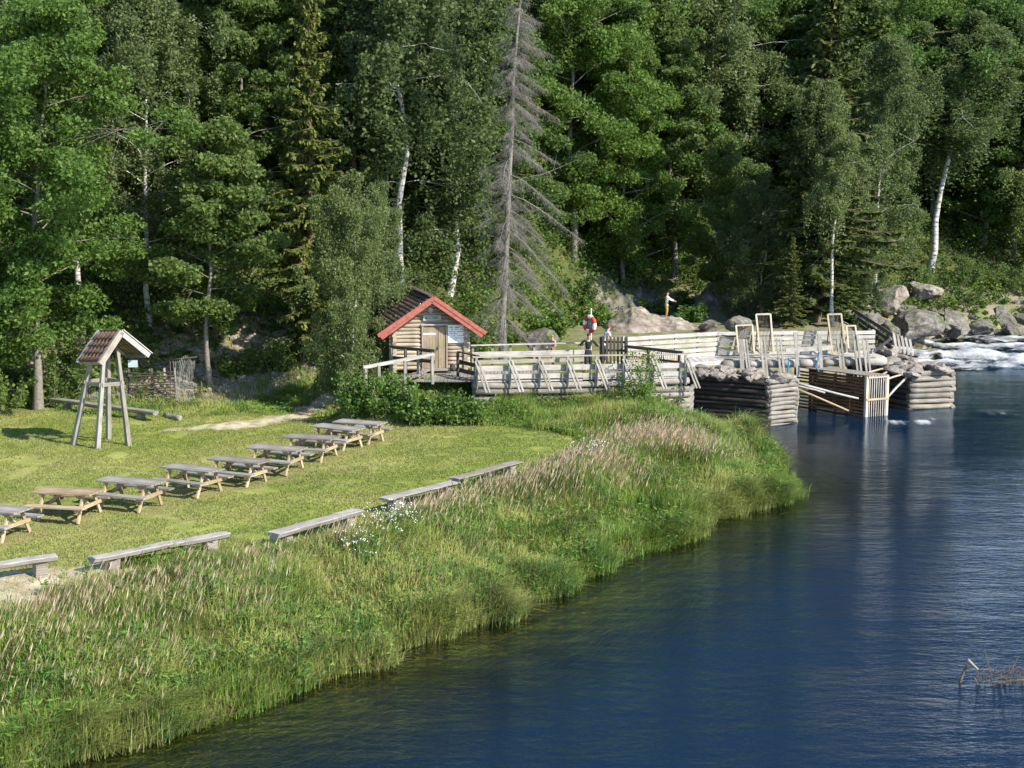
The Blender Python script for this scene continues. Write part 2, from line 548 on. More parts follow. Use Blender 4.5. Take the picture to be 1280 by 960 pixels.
lawn_px = [(-220, 800), (-60, 745), (60, 712), (240, 694), (330, 682), (450, 661), (560, 624), (655, 594), (705, 571), (735, 551), (700, 541),
           (600, 531), (500, 522), (440, 515), (400, 520), (350, 520), (235, 522), (70, 516), (-60, 512), (-260, 512)]
lawn_poly = np.array([tuple(G(a, b, 0).xy) for a, b in lawn_px])
path_pl = np.array([tuple(G(a, b, 0).xy) for a, b in [(215, 537), (290, 532), (340, 525), (385, 514), (405, 505)]] + [(-6.2, 56.6), (-5.4, 58)])
sand_c = [tuple(G(a, b, 0).xy) + (r,) for a, b, r in [(-20, 742, 1.25), (40, 726, 1.05), (100, 716, 0.75), (165, 717, 0.7), (215, 718, 0.65), (-90, 770, 1.2)]]


def lawn_w(x, y):
    ins = inpoly(x, y, lawn_poly)
    d = dline(x, y, np.concatenate([lawn_poly, lawn_poly[:1]]))
    d = np.where(ins, d, -d) + (fbm(np.asarray(x) * 0.8, np.asarray(y) * 0.8, 44, 3) - 0.5) * 1.0
    return sstep(-0.25, 0.35, d)


def path_w(x, y):
    d = dline(x, y, path_pl) + (fbm(np.asarray(x) * 1.3, np.asarray(y) * 1.3, 45, 4) - 0.5) * 1.3
    return 1 - sstep(0.42, 0.85, d)


def sand_w(x, y):
    x = np.asarray(x, float); y = np.asarray(y, float)
    wv = np.zeros(x.shape)
    for cx, cy, r in sand_c:
        d = np.hypot((x - cx) * 0.6, y - cy) / r + (fbm(x * 1.8, y * 1.8, 46, 3) - 0.5) * 1.1
        wv = np.maximum(wv, 1 - sstep(0.75, 1.05, d))
    return wv


def axis(a, b, fine0, fine1, f, c):
    out = list(np.arange(fine0, fine1, f)); s = f; v = fine0
    lo = []
    while v > a: s = min(s * 1.12, c); v -= s; lo.append(v)
    v = out[-1]; s = f; hi = []
    while v < b: s = min(s * 1.12, c); v += s; hi.append(v)
    return np.array(lo[::-1] + out + hi)


gx = axis(-130, 180, -24, 36, 0.16, 4.0)
gy = axis(4, 330, 18, 100, 0.2, 6.0)
X, Y = np.meshgrid(gx, gy)
Z = height(X, Y)
nx, ny = len(gx), len(gy)
V = np.stack([X.ravel(), Y.ravel(), Z.ravel()], 1)
ii = (np.arange(ny - 1)[:, None] * nx + np.arange(nx - 1)[None]).ravel()
F = np.stack([ii, ii + 1, ii + nx + 1, ii + nx], 1)
S = sdist(X, Y)
hill = Y - np.interp(X, _hx, _hy)
lw = lawn_w(X, Y) * (Y < 60)
pw = np.maximum(path_w(X, Y), sand_w(X, Y) * 0.95)
n1 = fbm(X * 0.35, Y * 0.35, 61, 4); n2 = fbm(X * 1.7, Y * 1.7, 62, 4); n3 = fbm(X * 0.12, Y * 0.12, 63, 3)


def L3(a, b, t): return np.asarray(a)[None] * (1 - t.ravel()[:, None]) + np.asarray(b)[None] * t.ravel()[:, None]


TABLES_PX = [(-6, 634), (86, 613), (163, 604), (240, 585), (298, 573), (346, 560), (390, 545), (422, 533), (450, 525)]
lawnc = L3((0.215, 0.262, 0.06), (0.30, 0.312, 0.10), sstep(0.35, 0.65, n1))
tbl = np.full(X.shape, 9.0)
for a_, b_ in TABLES_PX: q_ = G(a_, b_, 0.74); tbl = np.minimum(tbl, np.hypot(X - q_.x, (Y - q_.y) * 1.1))
tw = (1 - sstep(0.9, 1.5, tbl + (fbm(X * 2.2, Y * 2.2, 69, 3) - 0.5) * 1.6)).ravel()[:, None] * 0.75
lawnc = lawnc * (1 - tw) + np.array((0.235, 0.21, 0.105)) * tw
worn = sstep(0.6, 0.72, fbm(X * 0.55, Y * 0.9, 68, 5)).ravel()[:, None] * 0.6
lawnc = lawnc * (1 - worn) + np.array((0.27, 0.235, 0.115)) * worn
lawnc = lawnc * (1 - 0.5 * sstep(0.56, 0.75, n2).ravel()[:, None]) + np.array((0.27, 0.245, 0.10)) * (0.5 * sstep(0.56, 0.75, n2).ravel()[:, None])
lawnc = lawnc * (1 - sstep(0.62, 0.8, fbm(X * 0.8, Y * 1.2, 66, 4)).ravel()[:, None] * 0.5) + np.array((0.10, 0.165, 0.028)) * (sstep(0.62, 0.8, fbm(X * 0.8, Y * 1.2, 66, 4)).ravel()[:, None] * 0.5)
soil = L3((0.12, 0.15, 0.045), (0.20, 0.20, 0.075), n2)
forest = L3((0.055, 0.075, 0.025), (0.11, 0.115, 0.045), n2)
scree = L3((0.26, 0.20, 0.155), (0.42, 0.34, 0.27), n2)
sandc = L3((0.34, 0.29, 0.20), (0.56, 0.50, 0.39), sstep(0.3, 0.7, fbm(X * 3.5, Y * 3.5, 67, 3)))
bedc = L3((0.105, 0.11, 0.032), (0.02, 0.03, 0.015), sstep(0.2, 4.5, -S))  # light lost with water depth is painted into the bed colour
kh = sstep(-1.0, 2.5, hill + (n1 - 0.5) * 3).ravel()[:, None]
c = soil * (1 - kh) + forest * kh
sc = (sstep(-4.5, -1.5, hill) * (1 - sstep(1.5, 3.5, hill)) * sstep(-21, -15, X) * (1 - sstep(-9, -6, X)) * sstep(0.36, 0.5, n1 * 0.5 + n2 * 0.5)).ravel()[:, None]
c = c * (1 - sc) + scree * sc
rk = (sstep(61, 66, Y) * sstep(1.5, 5, X) * (1 - sstep(0, 3, hill)) * sstep(0.3, 0.55, n2)).ravel()[:, None] * 0.8
c = c * (1 - rk) + L3((0.16, 0.135, 0.115), (0.30, 0.26, 0.22), n2) * rk
k = lw.ravel()[:, None]; c = c * (1 - k) + lawnc * k
k = pw.ravel()[:, None]; c = c * (1 - k) + sandc * k
mud = (1 - sstep(0.1, 0.7, np.abs(S))).ravel()[:, None] * (Y.ravel()[:, None] < 62)
c = c * (1 - mud) + np.array((0.055, 0.042, 0.022)) * mud
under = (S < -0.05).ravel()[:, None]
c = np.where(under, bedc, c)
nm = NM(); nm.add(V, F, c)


def ground_mat():
    m, n, l, b = newmat('ground_surface')
    at = n.new('ShaderNodeAttribute'); at.attribute_name = 'col'
    tc = n.new('ShaderNodeTexCoord')
    t = noise_n(n, l, 14, 5, 0.7, tc.outputs['Object'])
    r = ramp(n, [(0.25, (0.55, 0.57, 0.5)), (0.5, (1, 1, 1)), (0.8, (1.35, 1.3, 1.2))]); l.new(t.outputs['Fac'], r.inputs[0])
    t3 = noise_n(n, l, 3.0, 5, 0.7, tc.outputs['Object'])
    r3 = ramp(n, [(0.3, (0.78, 0.82, 0.75)), (0.7, (1.15, 1.12, 1.05))]); l.new(t3.outputs['Fac'], r3.inputs[0])
    c = mixc(n, l, 1.0, at.outputs['Color'], r.outputs[0], 'MULTIPLY')
    c = mixc(n, l, 1.0, c, r3.outputs[0], 'MULTIPLY')
    l.new(c, b.inputs['Base Color'])
    b.inputs['Roughness'].default_value = 0.95; b.inputs['Specular IOR Level'].default_value = 0.1
    bump(n, l, t.outputs['Fac'], 0.8, 0.05, b)
    return m


M['ground'] = ground_mat()
g = link('ground', nm.mesh('ground', M['ground'], True))
tag(g, 'grassy river bank rising into a wooded hillside', kind='structure')

# ------------------------------------------------------------------ river
wx = axis(-40, 170, -14, 42, 0.16, 3.0)
wy = np.concatenate([np.arange(6, 74, 0.8), np.arange(74, 92, 0.11), np.arange(92, 125, 1.0)])
X, Y = np.meshgrid(wx, wy)
lvl = WATER + 0.75 * sstep(79.0, 87, Y)
act = sstep(77.6, 78.8, Y + (fbm(X * 0.35, Y * 0, 70, 2) - 0.5) * 1.6) * (1 - sstep(92, 98, Y)) * sstep(17, 20, X)
xs = X + 0.5 * (Y - 82)
wav = np.zeros_like(X); foam = np.zeros_like(X)
for yc, amp, wd, fo, sd_ in ((78.7, 0.10, 0.35, 0.6, 8), (88.8, 0.14, 0.5, 0.6, 9), (80.8, 0.22, 0.5, 0.8, 10), (79.6, 0.16, 0.45, 0.75, 1), (82.0, 0.34, 0.75, 1.0, 2), (83.4, 0.20, 0.6, 0.7, 6), (85.0, 0.22, 0.5, 0.9, 3), (86.4, 0.16, 0.5, 0.55, 5), (87.6, 0.12, 0.45, 0.5, 4)):
    cy = yc + 1.3 * (fbm(X * 0.22, X * 0 + sd_, 71 + sd_, 3) - 0.5) * 2
    g_ = np.exp(-((Y - cy) / wd) ** 2) * (0.35 + 1.1 * fbm(X * 0.7, Y * 0.3, 81 + sd_, 3))
    wav += amp * g_
    foam = np.maximum(foam, fo * g_ * sstep(0.35, 0.62, 0.55 * fbm(X * 1.1, Y * 1.6, 91 + sd_, 4) + 0.45 * vnoise(X * 0.4, Y * 0.2, 95 + sd_) + 0.08))
wav *= 1.1; wav += 0.34 * (fbm(xs * 1.5, Y * 2.2, 75, 4) - 0.5)
foam = np.maximum(foam, 0.6 * sstep(0.55, 0.72, fbm(X * 1.4, Y * 2.2, 99, 4)))
zz = lvl + wav * act
foam = foam * act * (0.45 + 0.8 * fbm(X * 0.9 + Y * 0.3, Y * 5.5, 98, 4))
# broken water below the sluice
fl = np.zeros_like(X)
for cx, cy, r in ((17.0, 60.6, 0.5), (17.9, 60.4, 0.35), (13.0, 60.0, 0.35), (22.0, 63.0, 0.4), (18.6, 60.8, 0.5)):
    fl = np.maximum(fl, np.exp(-(((X - cx) / (r * 1.8)) ** 2 + ((Y - cy) / r) ** 2)) * (0.3 + fbm(X * 3, Y * 4, 77, 3)))
foam = np.maximum(foam, sstep(0.4, 0.9, fl) * 0.8)
zz = zz + 0.1 * fl
s_w = sdist(X, Y)
V = np.stack([X.ravel(), Y.ravel(), zz.ravel()], 1)
nx, ny = len(wx), len(wy)
ii = (np.arange(ny - 1)[:, None] * nx + np.arange(nx - 1)[None]).ravel()
F = np.stack([ii, ii + 1, ii + nx + 1, ii + nx], 1)
nm = NM(); nm.add(V, F, np.stack([foam.ravel(), np.clip(s_w.ravel(), -20, 0) * -0.05, act.ravel()], 1))


def water_mat():
    m, n, l, b = newmat('river_water')
    n.remove(b)
    tc = n.new('ShaderNodeTexCoord')
    at = n.new('ShaderNodeAttribute'); at.attribute_name = 'col'
    sx = n.new('ShaderNodeSeparateColor'); l.new(at.outputs['Color'], sx.inputs[0])
    mp = n.new('ShaderNodeMapping'); mp.inputs['Scale'].default_value = (0.75, 1.9, 1); mp.inputs['Rotation'].default_value = (0, 0, R(-14))
    l.new(tc.outputs['Object'], mp.inputs[0])
    t1 = noise_n(n, l, 2.8, 4, 0.6, mp.outputs[0])
    t2 = noise_n(n, l, 0.55, 3, 0.55, mp.outputs[0])
    ad = n.new('ShaderNodeMath'); ad.operation = 'MULTIPLY_ADD'; l.new(t2.outputs['Fac'], ad.inputs[0]); ad.inputs[1].default_value = 2.2; l.new(t1.outputs['Fac'], ad.inputs[2])
    t5 = noise_n(n, l, 11.0, 3, 0.6, mp.outputs[0])
    ad2 = n.new('ShaderNodeMath'); ad2.operation = 'MULTIPLY_ADD'; l.new(t5.outputs['Fac'], ad2.inputs[0]); ad2.inputs[1].default_value = 0.3; l.new(ad.outputs[0], ad2.inputs[2]); ad = ad2
    # calm and ruffled patches
    t4 = noise_n(n, l, 0.09, 3, 0.6, mp.outputs[0])
    cr = n.new('ShaderNodeMapRange'); cr.inputs[1].default_value = 0.35; cr.inputs[2].default_value = 0.65; cr.inputs[3].default_value = 0.55; cr.inputs[4].default_value = 1.0
    l.new(t4.outputs['Fac'], cr.inputs[0])
    bp = n.new('ShaderNodeBump'); bp.inputs['Distance'].default_value = 0.062
    # sheltered, calmer water in the lee of the cribs
    sy = n.new('ShaderNodeSeparateXYZ'); l.new(tc.outputs['Object'], sy.inputs[0])
    lee = n.new('ShaderNodeMapRange'); lee.inputs[1].default_value = 34.0; lee.inputs[2].default_value = 56.0; lee.inputs[3].default_value = 1.0; lee.inputs[4].default_value = 0.2; l.new(sy.outputs['Y'], lee.inputs[0])
    st_ = n.new('ShaderNodeMath'); st_.operation = 'MULTIPLY'; l.new(cr.outputs[0], st_.inputs[0]); l.new(lee.outputs[0], st_.inputs[1])
    l.new(st_.outputs[0], bp.inputs['Strength']); l.new(ad.outputs[0], bp.inputs['Height'])
    fr = n.new('ShaderNodeFresnel'); fr.inputs['IOR'].default_value = 1.33; l.new(bp.outputs[0], fr.inputs['Normal'])
    gl = n.new('ShaderNodeBsdfGlossy'); gl.inputs['Roughness'].default_value = 0.02; l.new(bp.outputs[0], gl.inputs['Normal'])
    gl.inputs['Color'].default_value = (0.74, 0.87, 1, 1)
    tr = n.new('ShaderNodeBsdfTransparent'); tr.inputs[0].default_value = (0.88, 0.83, 0.58, 1)
    df = n.new('ShaderNodeBsdfDiffuse'); df.inputs[0].default_value = (0.004, 0.016, 0.038, 1)
    # the water body scatters more light where it is deep
    dp = n.new('ShaderNodeMapRange'); dp.inputs[1].default_value = 0.06; dp.inputs[2].default_value = 0.26; dp.inputs[3].default_value = 0.0; dp.inputs[4].default_value = 0.92
    l.new(sx.outputs[1], dp.inputs[0])
    body = n.new('ShaderNodeMixShader'); l.new(dp.outputs[0], body.inputs[0]); l.new(tr.outputs[0], body.inputs[1]); l.new(df.outputs[0], body.inputs[2])
    mx = n.new('ShaderNodeMixShader'); l.new(fr.outputs[0], mx.inputs[0]); l.new(body.outputs[0], mx.inputs[1]); l.new(gl.outputs[0], mx.inputs[2])
    fm = n.new('ShaderNodeBsdfDiffuse'); fm.inputs[0].default_value = (0.72, 0.75, 0.78, 1)
    mf = n.new('ShaderNodeMapping'); mf.inputs['Scale'].default_value = (0.7, 1.6, 1); l.new(tc.outputs['Object'], mf.inputs[0]); tn = noise_n(n, l, 6.0, 6, 0.75, mf.outputs[0])
    fa = n.new('ShaderNodeMath'); fa.operation = 'MULTIPLY_ADD'; l.new(tn.outputs['Fac'], fa.inputs[0]); fa.inputs[1].default_value = 1.0; l.new(sx.outputs[0], fa.inputs[2])
    fr2 = n.new('ShaderNodeMapRange'); fr2.inputs[1].default_value = 0.60; fr2.inputs[2].default_value = 1.55; l.new(fa.outputs[0], fr2.inputs[0])
    fk = n.new('ShaderNodeMath'); fk.operation = 'MULTIPLY'; l.new(fr2.outputs[0], fk.inputs[0])
    g3 = n.new('ShaderNodeMath'); g3.operation = 'GREATER_THAN'; l.new(sx.outputs[0], g3.inputs[0]); g3.inputs[1].default_value = 0.03
    l.new(g3.outputs[0], fk.inputs[1])
    o = n.new('ShaderNodeMixShader'); l.new(fk.outputs[0], o.inputs[0]); l.new(mx.outputs[0], o.inputs[1]); l.new(fm.outputs[0], o.inputs[2])
    l.new(o.outputs[0], n['Material Output'].inputs[0])
    return m


M['water'] = water_mat()
rv = link('river', nm.mesh('river', M['water'], True))
tag(rv, 'dark blue river with white rapids upstream', kind='structure')

# ------------------------------------------------------------------ grasses


def blades(x, y, z, h, wd, az, bend, col, nm, base_off=0.02):
    """two-segment tapering blades; all arguments are arrays"""
    n = len(x)
    p0 = np.stack([x, y, z - base_off], 1)
    dirv = np.stack([np.cos(az), np.sin(az), np.zeros(n)], 1)
    side = np.stack([-np.sin(az + 0.6), np.cos(az + 0.6), np.zeros(n)], 1) * wd[:, None]
    up = np.array([0, 0, 1.0])
    p1 = p0 + up * (h * 0.6)[:, None] + dirv * (h * bend * 0.25)[:, None]
    p2 = p0 + up * (h * (1.0 - 0.35 * bend))[:, None] + dirv * (h * bend * 0.95)[:, None]
    Vv = np.stack([p0 - side, p0 + side, p1 - side * 0.8, p1 + side * 0.8, p2 - side * 0.12, p2 + side * 0.12], 1).reshape(-1, 3)
    b = np.arange(n) * 6
    Ff = np.concatenate([np.stack([b, b + 1, b + 3, b + 2], 1), np.stack([b + 2, b + 3, b + 5, b + 4], 1)])
    nm.add(Vv, Ff, np.repeat(col, 6, 0))


def scatter(n, x0, x1, y0, y1):
    return RNG.uniform(x0, x1, n), RNG.uniform(y0, y1, n)


def inview(x, y, m=60):
    # keeps what lies in front of the camera, with a margin round the picture
    px = x / y * FPX
    return (np.abs(px) < 640 + m * 2.2)


# tall meadow grass on the bank and in front of the boardwalk
x, y = scatter(900000, -19, 13, 19, 62)
keep = inview(x, y)
x, y = x[keep], y[keep]
ex, ey = scatter(900000, -19, 13, 19, 58)
es = sdist(ex, ey); ek = (es > -0.2) & (es < 0.75) & inview(ex, ey)
x = np.concatenate([x, ex[ek]]); y = np.concatenate([y, ey[ek]])
s = sdist(x, y)
lwv = lawn_w(x, y); pv = path_w(x, y); sv = sand_w(x, y)
hl = y - np.interp(x, _hx, _hy)
dens = (1 - lwv) * (1 - pv) * (1 - 0.97 * sv)
dens *= np.where(s < 0.0, np.clip(1 + s / 0.3, 0, 1) * 0.5, 1.0)
dens *= np.where(y > 54, 0.75, 1) * np.where(hl > -3.0, 0.18, 1) * np.where((x > -6) & (x < 9) & (y > 55.5), 0.0, 1.0)
pt = fbm(x * 0.55, y * 0.55, 101, 4)
dens *= 0.55 + 0.45 * sstep(0.3, 0.6, pt)
keep = RNG.random(len(x)) < dens
x, y, s, pt, lwv = x[keep], y[keep], s[keep], pt[keep], lwv[keep]
z = np.maximum(height(x, y), -1.3)
n = len(x)
p2 = fbm(x * 0.30, y * 0.30, 102, 3); p3 = fbm(x * 1.4, y * 1.4, 103, 3)
h = (0.16 + 0.30 * sstep(0.3, 0.68, pt) + 0.26 * p3) * RNG.uniform(0.55, 1.25, n)
h *= np.where((y > 50) & (x > -6), 1.55, np.where(y > 50, 0.75, 1.0)) * (0.42 + 0.58 * sstep(0.2, 2.0, dline(x, y, np.concatenate([lawn_poly, lawn_poly[:1]]))))
gA = np.array((0.195, 0.295, 0.05)); gB = np.array((0.32, 0.355, 0.10)); gC = np.array((0.125, 0.24, 0.06)); gD = np.array((0.33, 0.28, 0.125))
t1 = sstep(0.35, 0.65, p2)[:, None]; t2 = sstep(0.55, 0.72, p3)[:, None]
col = gA * (1 - t1) + gB * t1; col = col * (1 - t2 * 0.7) + gC * t2 * 0.7
dry = (RNG.random(n) < 0.10 + 0.22 * sstep(0.5, 0.75, fbm(x * 0.5, y * 0.5, 104, 3)))[:, None]
col = np.where(dry, gD, col)
az = 2.7 + 7.0 * (fbm(x * 0.6, y * 0.6, 105, 3) - 0.5) + RNG.normal(0, 0.9, n)
edge = (s < 0.9) & (y < 57)
az = np.where(edge, RNG.normal(-0.75, 1.4, n), az)
bend = np.clip(RNG.normal(0.5, 0.27, n) + 0.45 * sstep(0.45, 0.7, fbm(x * 0.9, y * 0.9, 106, 3)) + 0.05 * edge, 0.05, 1.2)
h = np.where(edge, h * 1.15 + 0.06, h)
nm = NM()
blades(x, y, z, h, RNG.uniform(0.006, 0.013, n) * (1 + 0.010 * (y - 25)), az, bend, col, nm)
o = link('meadow_grass', nm.mesh('meadow_grass', M['grass_blade']))
tag(o, 'tall uncut grass covering the river bank', 'grass', kind='stuff')

# broad-leaved weeds mixed into the meadow
nm = NM(); cs = []; cc = []
k = RNG.random(n) < np.where((y > 50) & (x > -6), 0.14, 0.05)
wx_, wy_, wz_, wh_ = x[k], y[k], z[k], h[k]
sel = fbm(wx_ * 0.6, wy_ * 0.6, 120, 3) > 0.47
wx_, wy_, wz_, wh_ = wx_[sel], wy_[sel], wz_[sel], wh_[sel]
C = np.repeat(np.stack([wx_, wy_, wz_ + wh_ * 0.55], 1), 7, 0)
C = C + RNG.normal(0, 1, C.shape) * np.array((0.07, 0.07, 0.13))
Vl, Fl = leaves(C, 0.075, 0.022, RNG, 0.1, 0.3)
wc = np.where((RNG.random(len(wx_)) < 0.5)[:, None], np.array((0.09, 0.19, 0.04)), np.array((0.17, 0.26, 0.05)))
nm.add(Vl, Fl, np.repeat(np.repeat(wc, 7, 0), 4, 0))
o = link('meadow_weeds', nm.mesh('meadow_weeds', M['grass_blade']))
tag(o, 'leafy weeds growing among the tall bank grass', 'weeds', kind='stuff')

# pinkish seed heads standing above the grass in drifts
drifts = [(20, 790, 2.3), (110, 800, 2.2), (180, 830, 1.5), (200, 760, 1.6), (300, 740, 1.8), (90, 770, 1.6), (-40, 830, 2), (540, 660, 1.3), (640, 625, 1.8), (690, 605, 1.8), (735, 585, 1.6),
          (800, 560, 2.4), (840, 555, 2.0), (770, 600, 1.3), (870, 570, 1.3), (560, 640, 1.2), (430, 690, 1.0), (240, 715, 1.1), (700, 580, 1.3), (330, 730, 1.0)]
xs_, ys_ = [], []
for a, b_, r in drifts:
    c0 = G(a, b_, -0.1); m_ = int((66 if a < 400 else 150) * r * r)
    xs_.append(RNG.normal(c0.x, r * 0.5, m_)); ys_.append(RNG.normal(c0.y, r * 0.65, m_))
bx, by = scatter(600, -19, 12, 20, 54); xs_.append(bx); ys_.append(by)
x, y = np.concatenate(xs_), np.concatenate(ys_)
s = sdist(x, y)
k = (s > 0.9) & (lawn_w(x, y) < 0.25) & (path_w(x, y) < 0.2) & (sand_w(x, y) < 0.3) & (y < 55.5) & inview(x, y)
x, y = x[k], y[k]; z = height(x, y); n = len(x)
h = RNG.uniform(0.42, 0.80, n) * np.where(y > 48, 0.85, 1) * (0.6 + 0.4 * sstep(0.2, 1.8, dline(x, y, np.concatenate([lawn_poly, lawn_poly[:1]]))))
az = RNG.normal(0.2, 0.8, n); bend = RNG.uniform(0.1, 0.42, n)
nm = NM()
stalk = np.tile(np.array((0.25, 0.20, 0.095)), (n, 1))
blades(x, y, z, h, np.full(n, 0.0045) * (1 + 0.01 * (y - 25)), az, bend, stalk, nm)
dirv = np.stack([np.cos(az), np.sin(az), np.zeros(n)], 1)
tip = np.stack([x, y, z], 1) + np.array([0, 0, 1.0]) * (h * (1 - 0.35 * bend))[:, None] + dirv * (h * bend * 0.95)[:, None]
ax = dirv * 0.45 + np.array([0, 0, 1.0]); ax /= np.linalg.norm(ax, axis=1)[:, None]
hc = np.where((RNG.random(n) < 0.65)[:, None], np.array((0.54, 0.41, 0.29)), np.array((0.60, 0.52, 0.34)))
for q in range(3):
    sv_ = rand_unit(n, RNG); b2 = np.cross(ax, sv_); b2 /= np.linalg.norm(b2, axis=1)[:, None] + 1e-9
    wd = RNG.uniform(0.006, 0.012, n)[:, None] * (1 + 0.010 * (y - 25))[:, None]; ln = RNG.uniform(0.14, 0.28, n)[:, None]
    Vv = np.stack([tip - ax * ln * 0.25, tip + b2 * wd + ax * ln * 0.15, tip + ax * ln * 0.75, tip - b2 * wd + ax * ln * 0.15], 1).reshape(-1, 3)
    nm.add(Vv, np.arange(4 * n).reshape(-1, 4), np.repeat(hc, 4, 0))
o = link('grass_seed_heads', nm.mesh('grass_seed_heads', M['seed_head']))
tag(o, 'pinkish ripe seed heads swaying above the bank grass', 'seed heads', kind='stuff')

# short mown turf
x, y = scatter(420000, -26, 6, 28, 57)
k = inview(x, y, 30); x, y = x[k], y[k]
k = (lawn_w(x, y) > RNG.random(len(x)) * 0.9 + 0.05) & (path_w(x, y) < 0.4) & (sand_w(x, y) < 0.5) & (fbm(x * 0.9, y * 0.9, 140, 3) > 0.30)
td = np.full(x.shape, 9.0)
for a_, b_ in TABLES_PX: q_ = G(a_, b_, 0.74); td = np.minimum(td, np.hypot(x - q_.x, (y - q_.y) * 1.1))
k &= (td + (fbm(x * 2.2, y * 2.2, 69, 3) - 0.5) * 1.6 > 1.2) | (RNG.random(len(x)) < 0.35)
x, y = x[k], y[k]; z = height(x, y); n = len(x)
q1 = sstep(0.35, 0.65, fbm(x * 0.35, y * 0.35, 61, 4))[:, None]; q2 = (RNG.random(n) < 0.16)[:, None]
col = np.array((0.215, 0.275, 0.06)) * (1 - q1) + np.array((0.305, 0.325, 0.10)) * q1
col = np.where(q2, np.array((0.30, 0.28, 0.12)), col)
nm = NM()
blades(x, y, z, RNG.uniform(0.03, 0.075, n), RNG.uniform(0.006, 0.014, n), RNG.uniform(0, 6.28, n), RNG.uniform(0.1, 0.8, n), col, nm, 0.005)
o = link('mown_turf', nm.mesh('mown_turf', M['grass_blade']))
tag(o, 'short mown turf of the picnic lawn', 'turf', kind='stuff')

# water weed trailing downstream just under the surface
nm = NM()
px = [(140, 935), (330, 900), (430, 868), (520, 838), (600, 815), (680, 785), (760, 745), (820, 712), (890, 685)]
cl = np.array([tuple(G(a, b_, WATER).xy) for a, b_ in px])
seg = np.diff(cl, axis=0); sl = np.concatenate([[0], np.cumsum(np.hypot(*seg.T))])
for q in range(13000):
    t = RNG.uniform(0, sl[-1]); p = np.array([np.interp(t, sl, cl[:, 0]), np.interp(t, sl, cl[:, 1])])
    i = min(np.searchsorted(sl, t, 'right') - 1, len(seg) - 1); d = -seg[i] / np.linalg.norm(seg[i])
    nrm = np.array([-d[1], d[0]])
    if fbm(np.array([t * 0.5]), np.array([0.0]), 130, 3)[0] < 0.36: continue
    off = abs(RNG.normal(0, 1.2)) - 0.35
    p = p + nrm * off
    L_ = RNG.uniform(0.5, 1.6); m_ = 9; u = np.linspace(0, 1, m_)
    ph = RNG.uniform(0, 6.28)
    tl_ = RNG.normal(0, 0.13) + 0.5 * (fbm(np.array([t * 0.3]), np.array([4.0]), 131, 3)[0] - 0.5); d = d + nrm * tl_
    pts = p + d * (u * L_)[:, None] + nrm * (0.06 * np.sin(u * 5 + ph) * u * L_ + 0.10 * L_ * u * u)[:, None]
    sd2 = sdist(pts[:, 0], pts[:, 1])
    if (sd2 > -0.05).any(): continue
    wv = RNG.uniform(0.004, 0.009) * (1 - u * 0.75)
    zv = WATER + (0.012 if RNG.random() < -1 else -0.02 - 0.05 * RNG.random()) + 0 * u
    Lp = np.concatenate([pts - nrm * wv[:, None], zv[:, None]], 1); Rp = np.concatenate([pts + nrm * wv[:, None], zv[:, None]], 1)
    Vv = np.stack([Lp, Rp], 1).reshape(-1, 3)
    Fv = [(2 * j, 2 * j + 1, 2 * j + 3, 2 * j + 2) for j in range(m_ - 1)]
    colr = np.array((0.22, 0.26, 0.075)) if RNG.random() < 0.75 else np.array((0.38, 0.38, 0.14))
    nm.add(Vv, Fv, np.tile(colr * RNG.uniform(0.7, 1.3), (len(Vv), 1)))
o = link('water_weed', nm.mesh('water_weed', M['weed']))
tag(o, 'green weed strands trailing in the current by the bank', 'water weed', kind='stuff')

# ------------------------------------------------------------------ trees


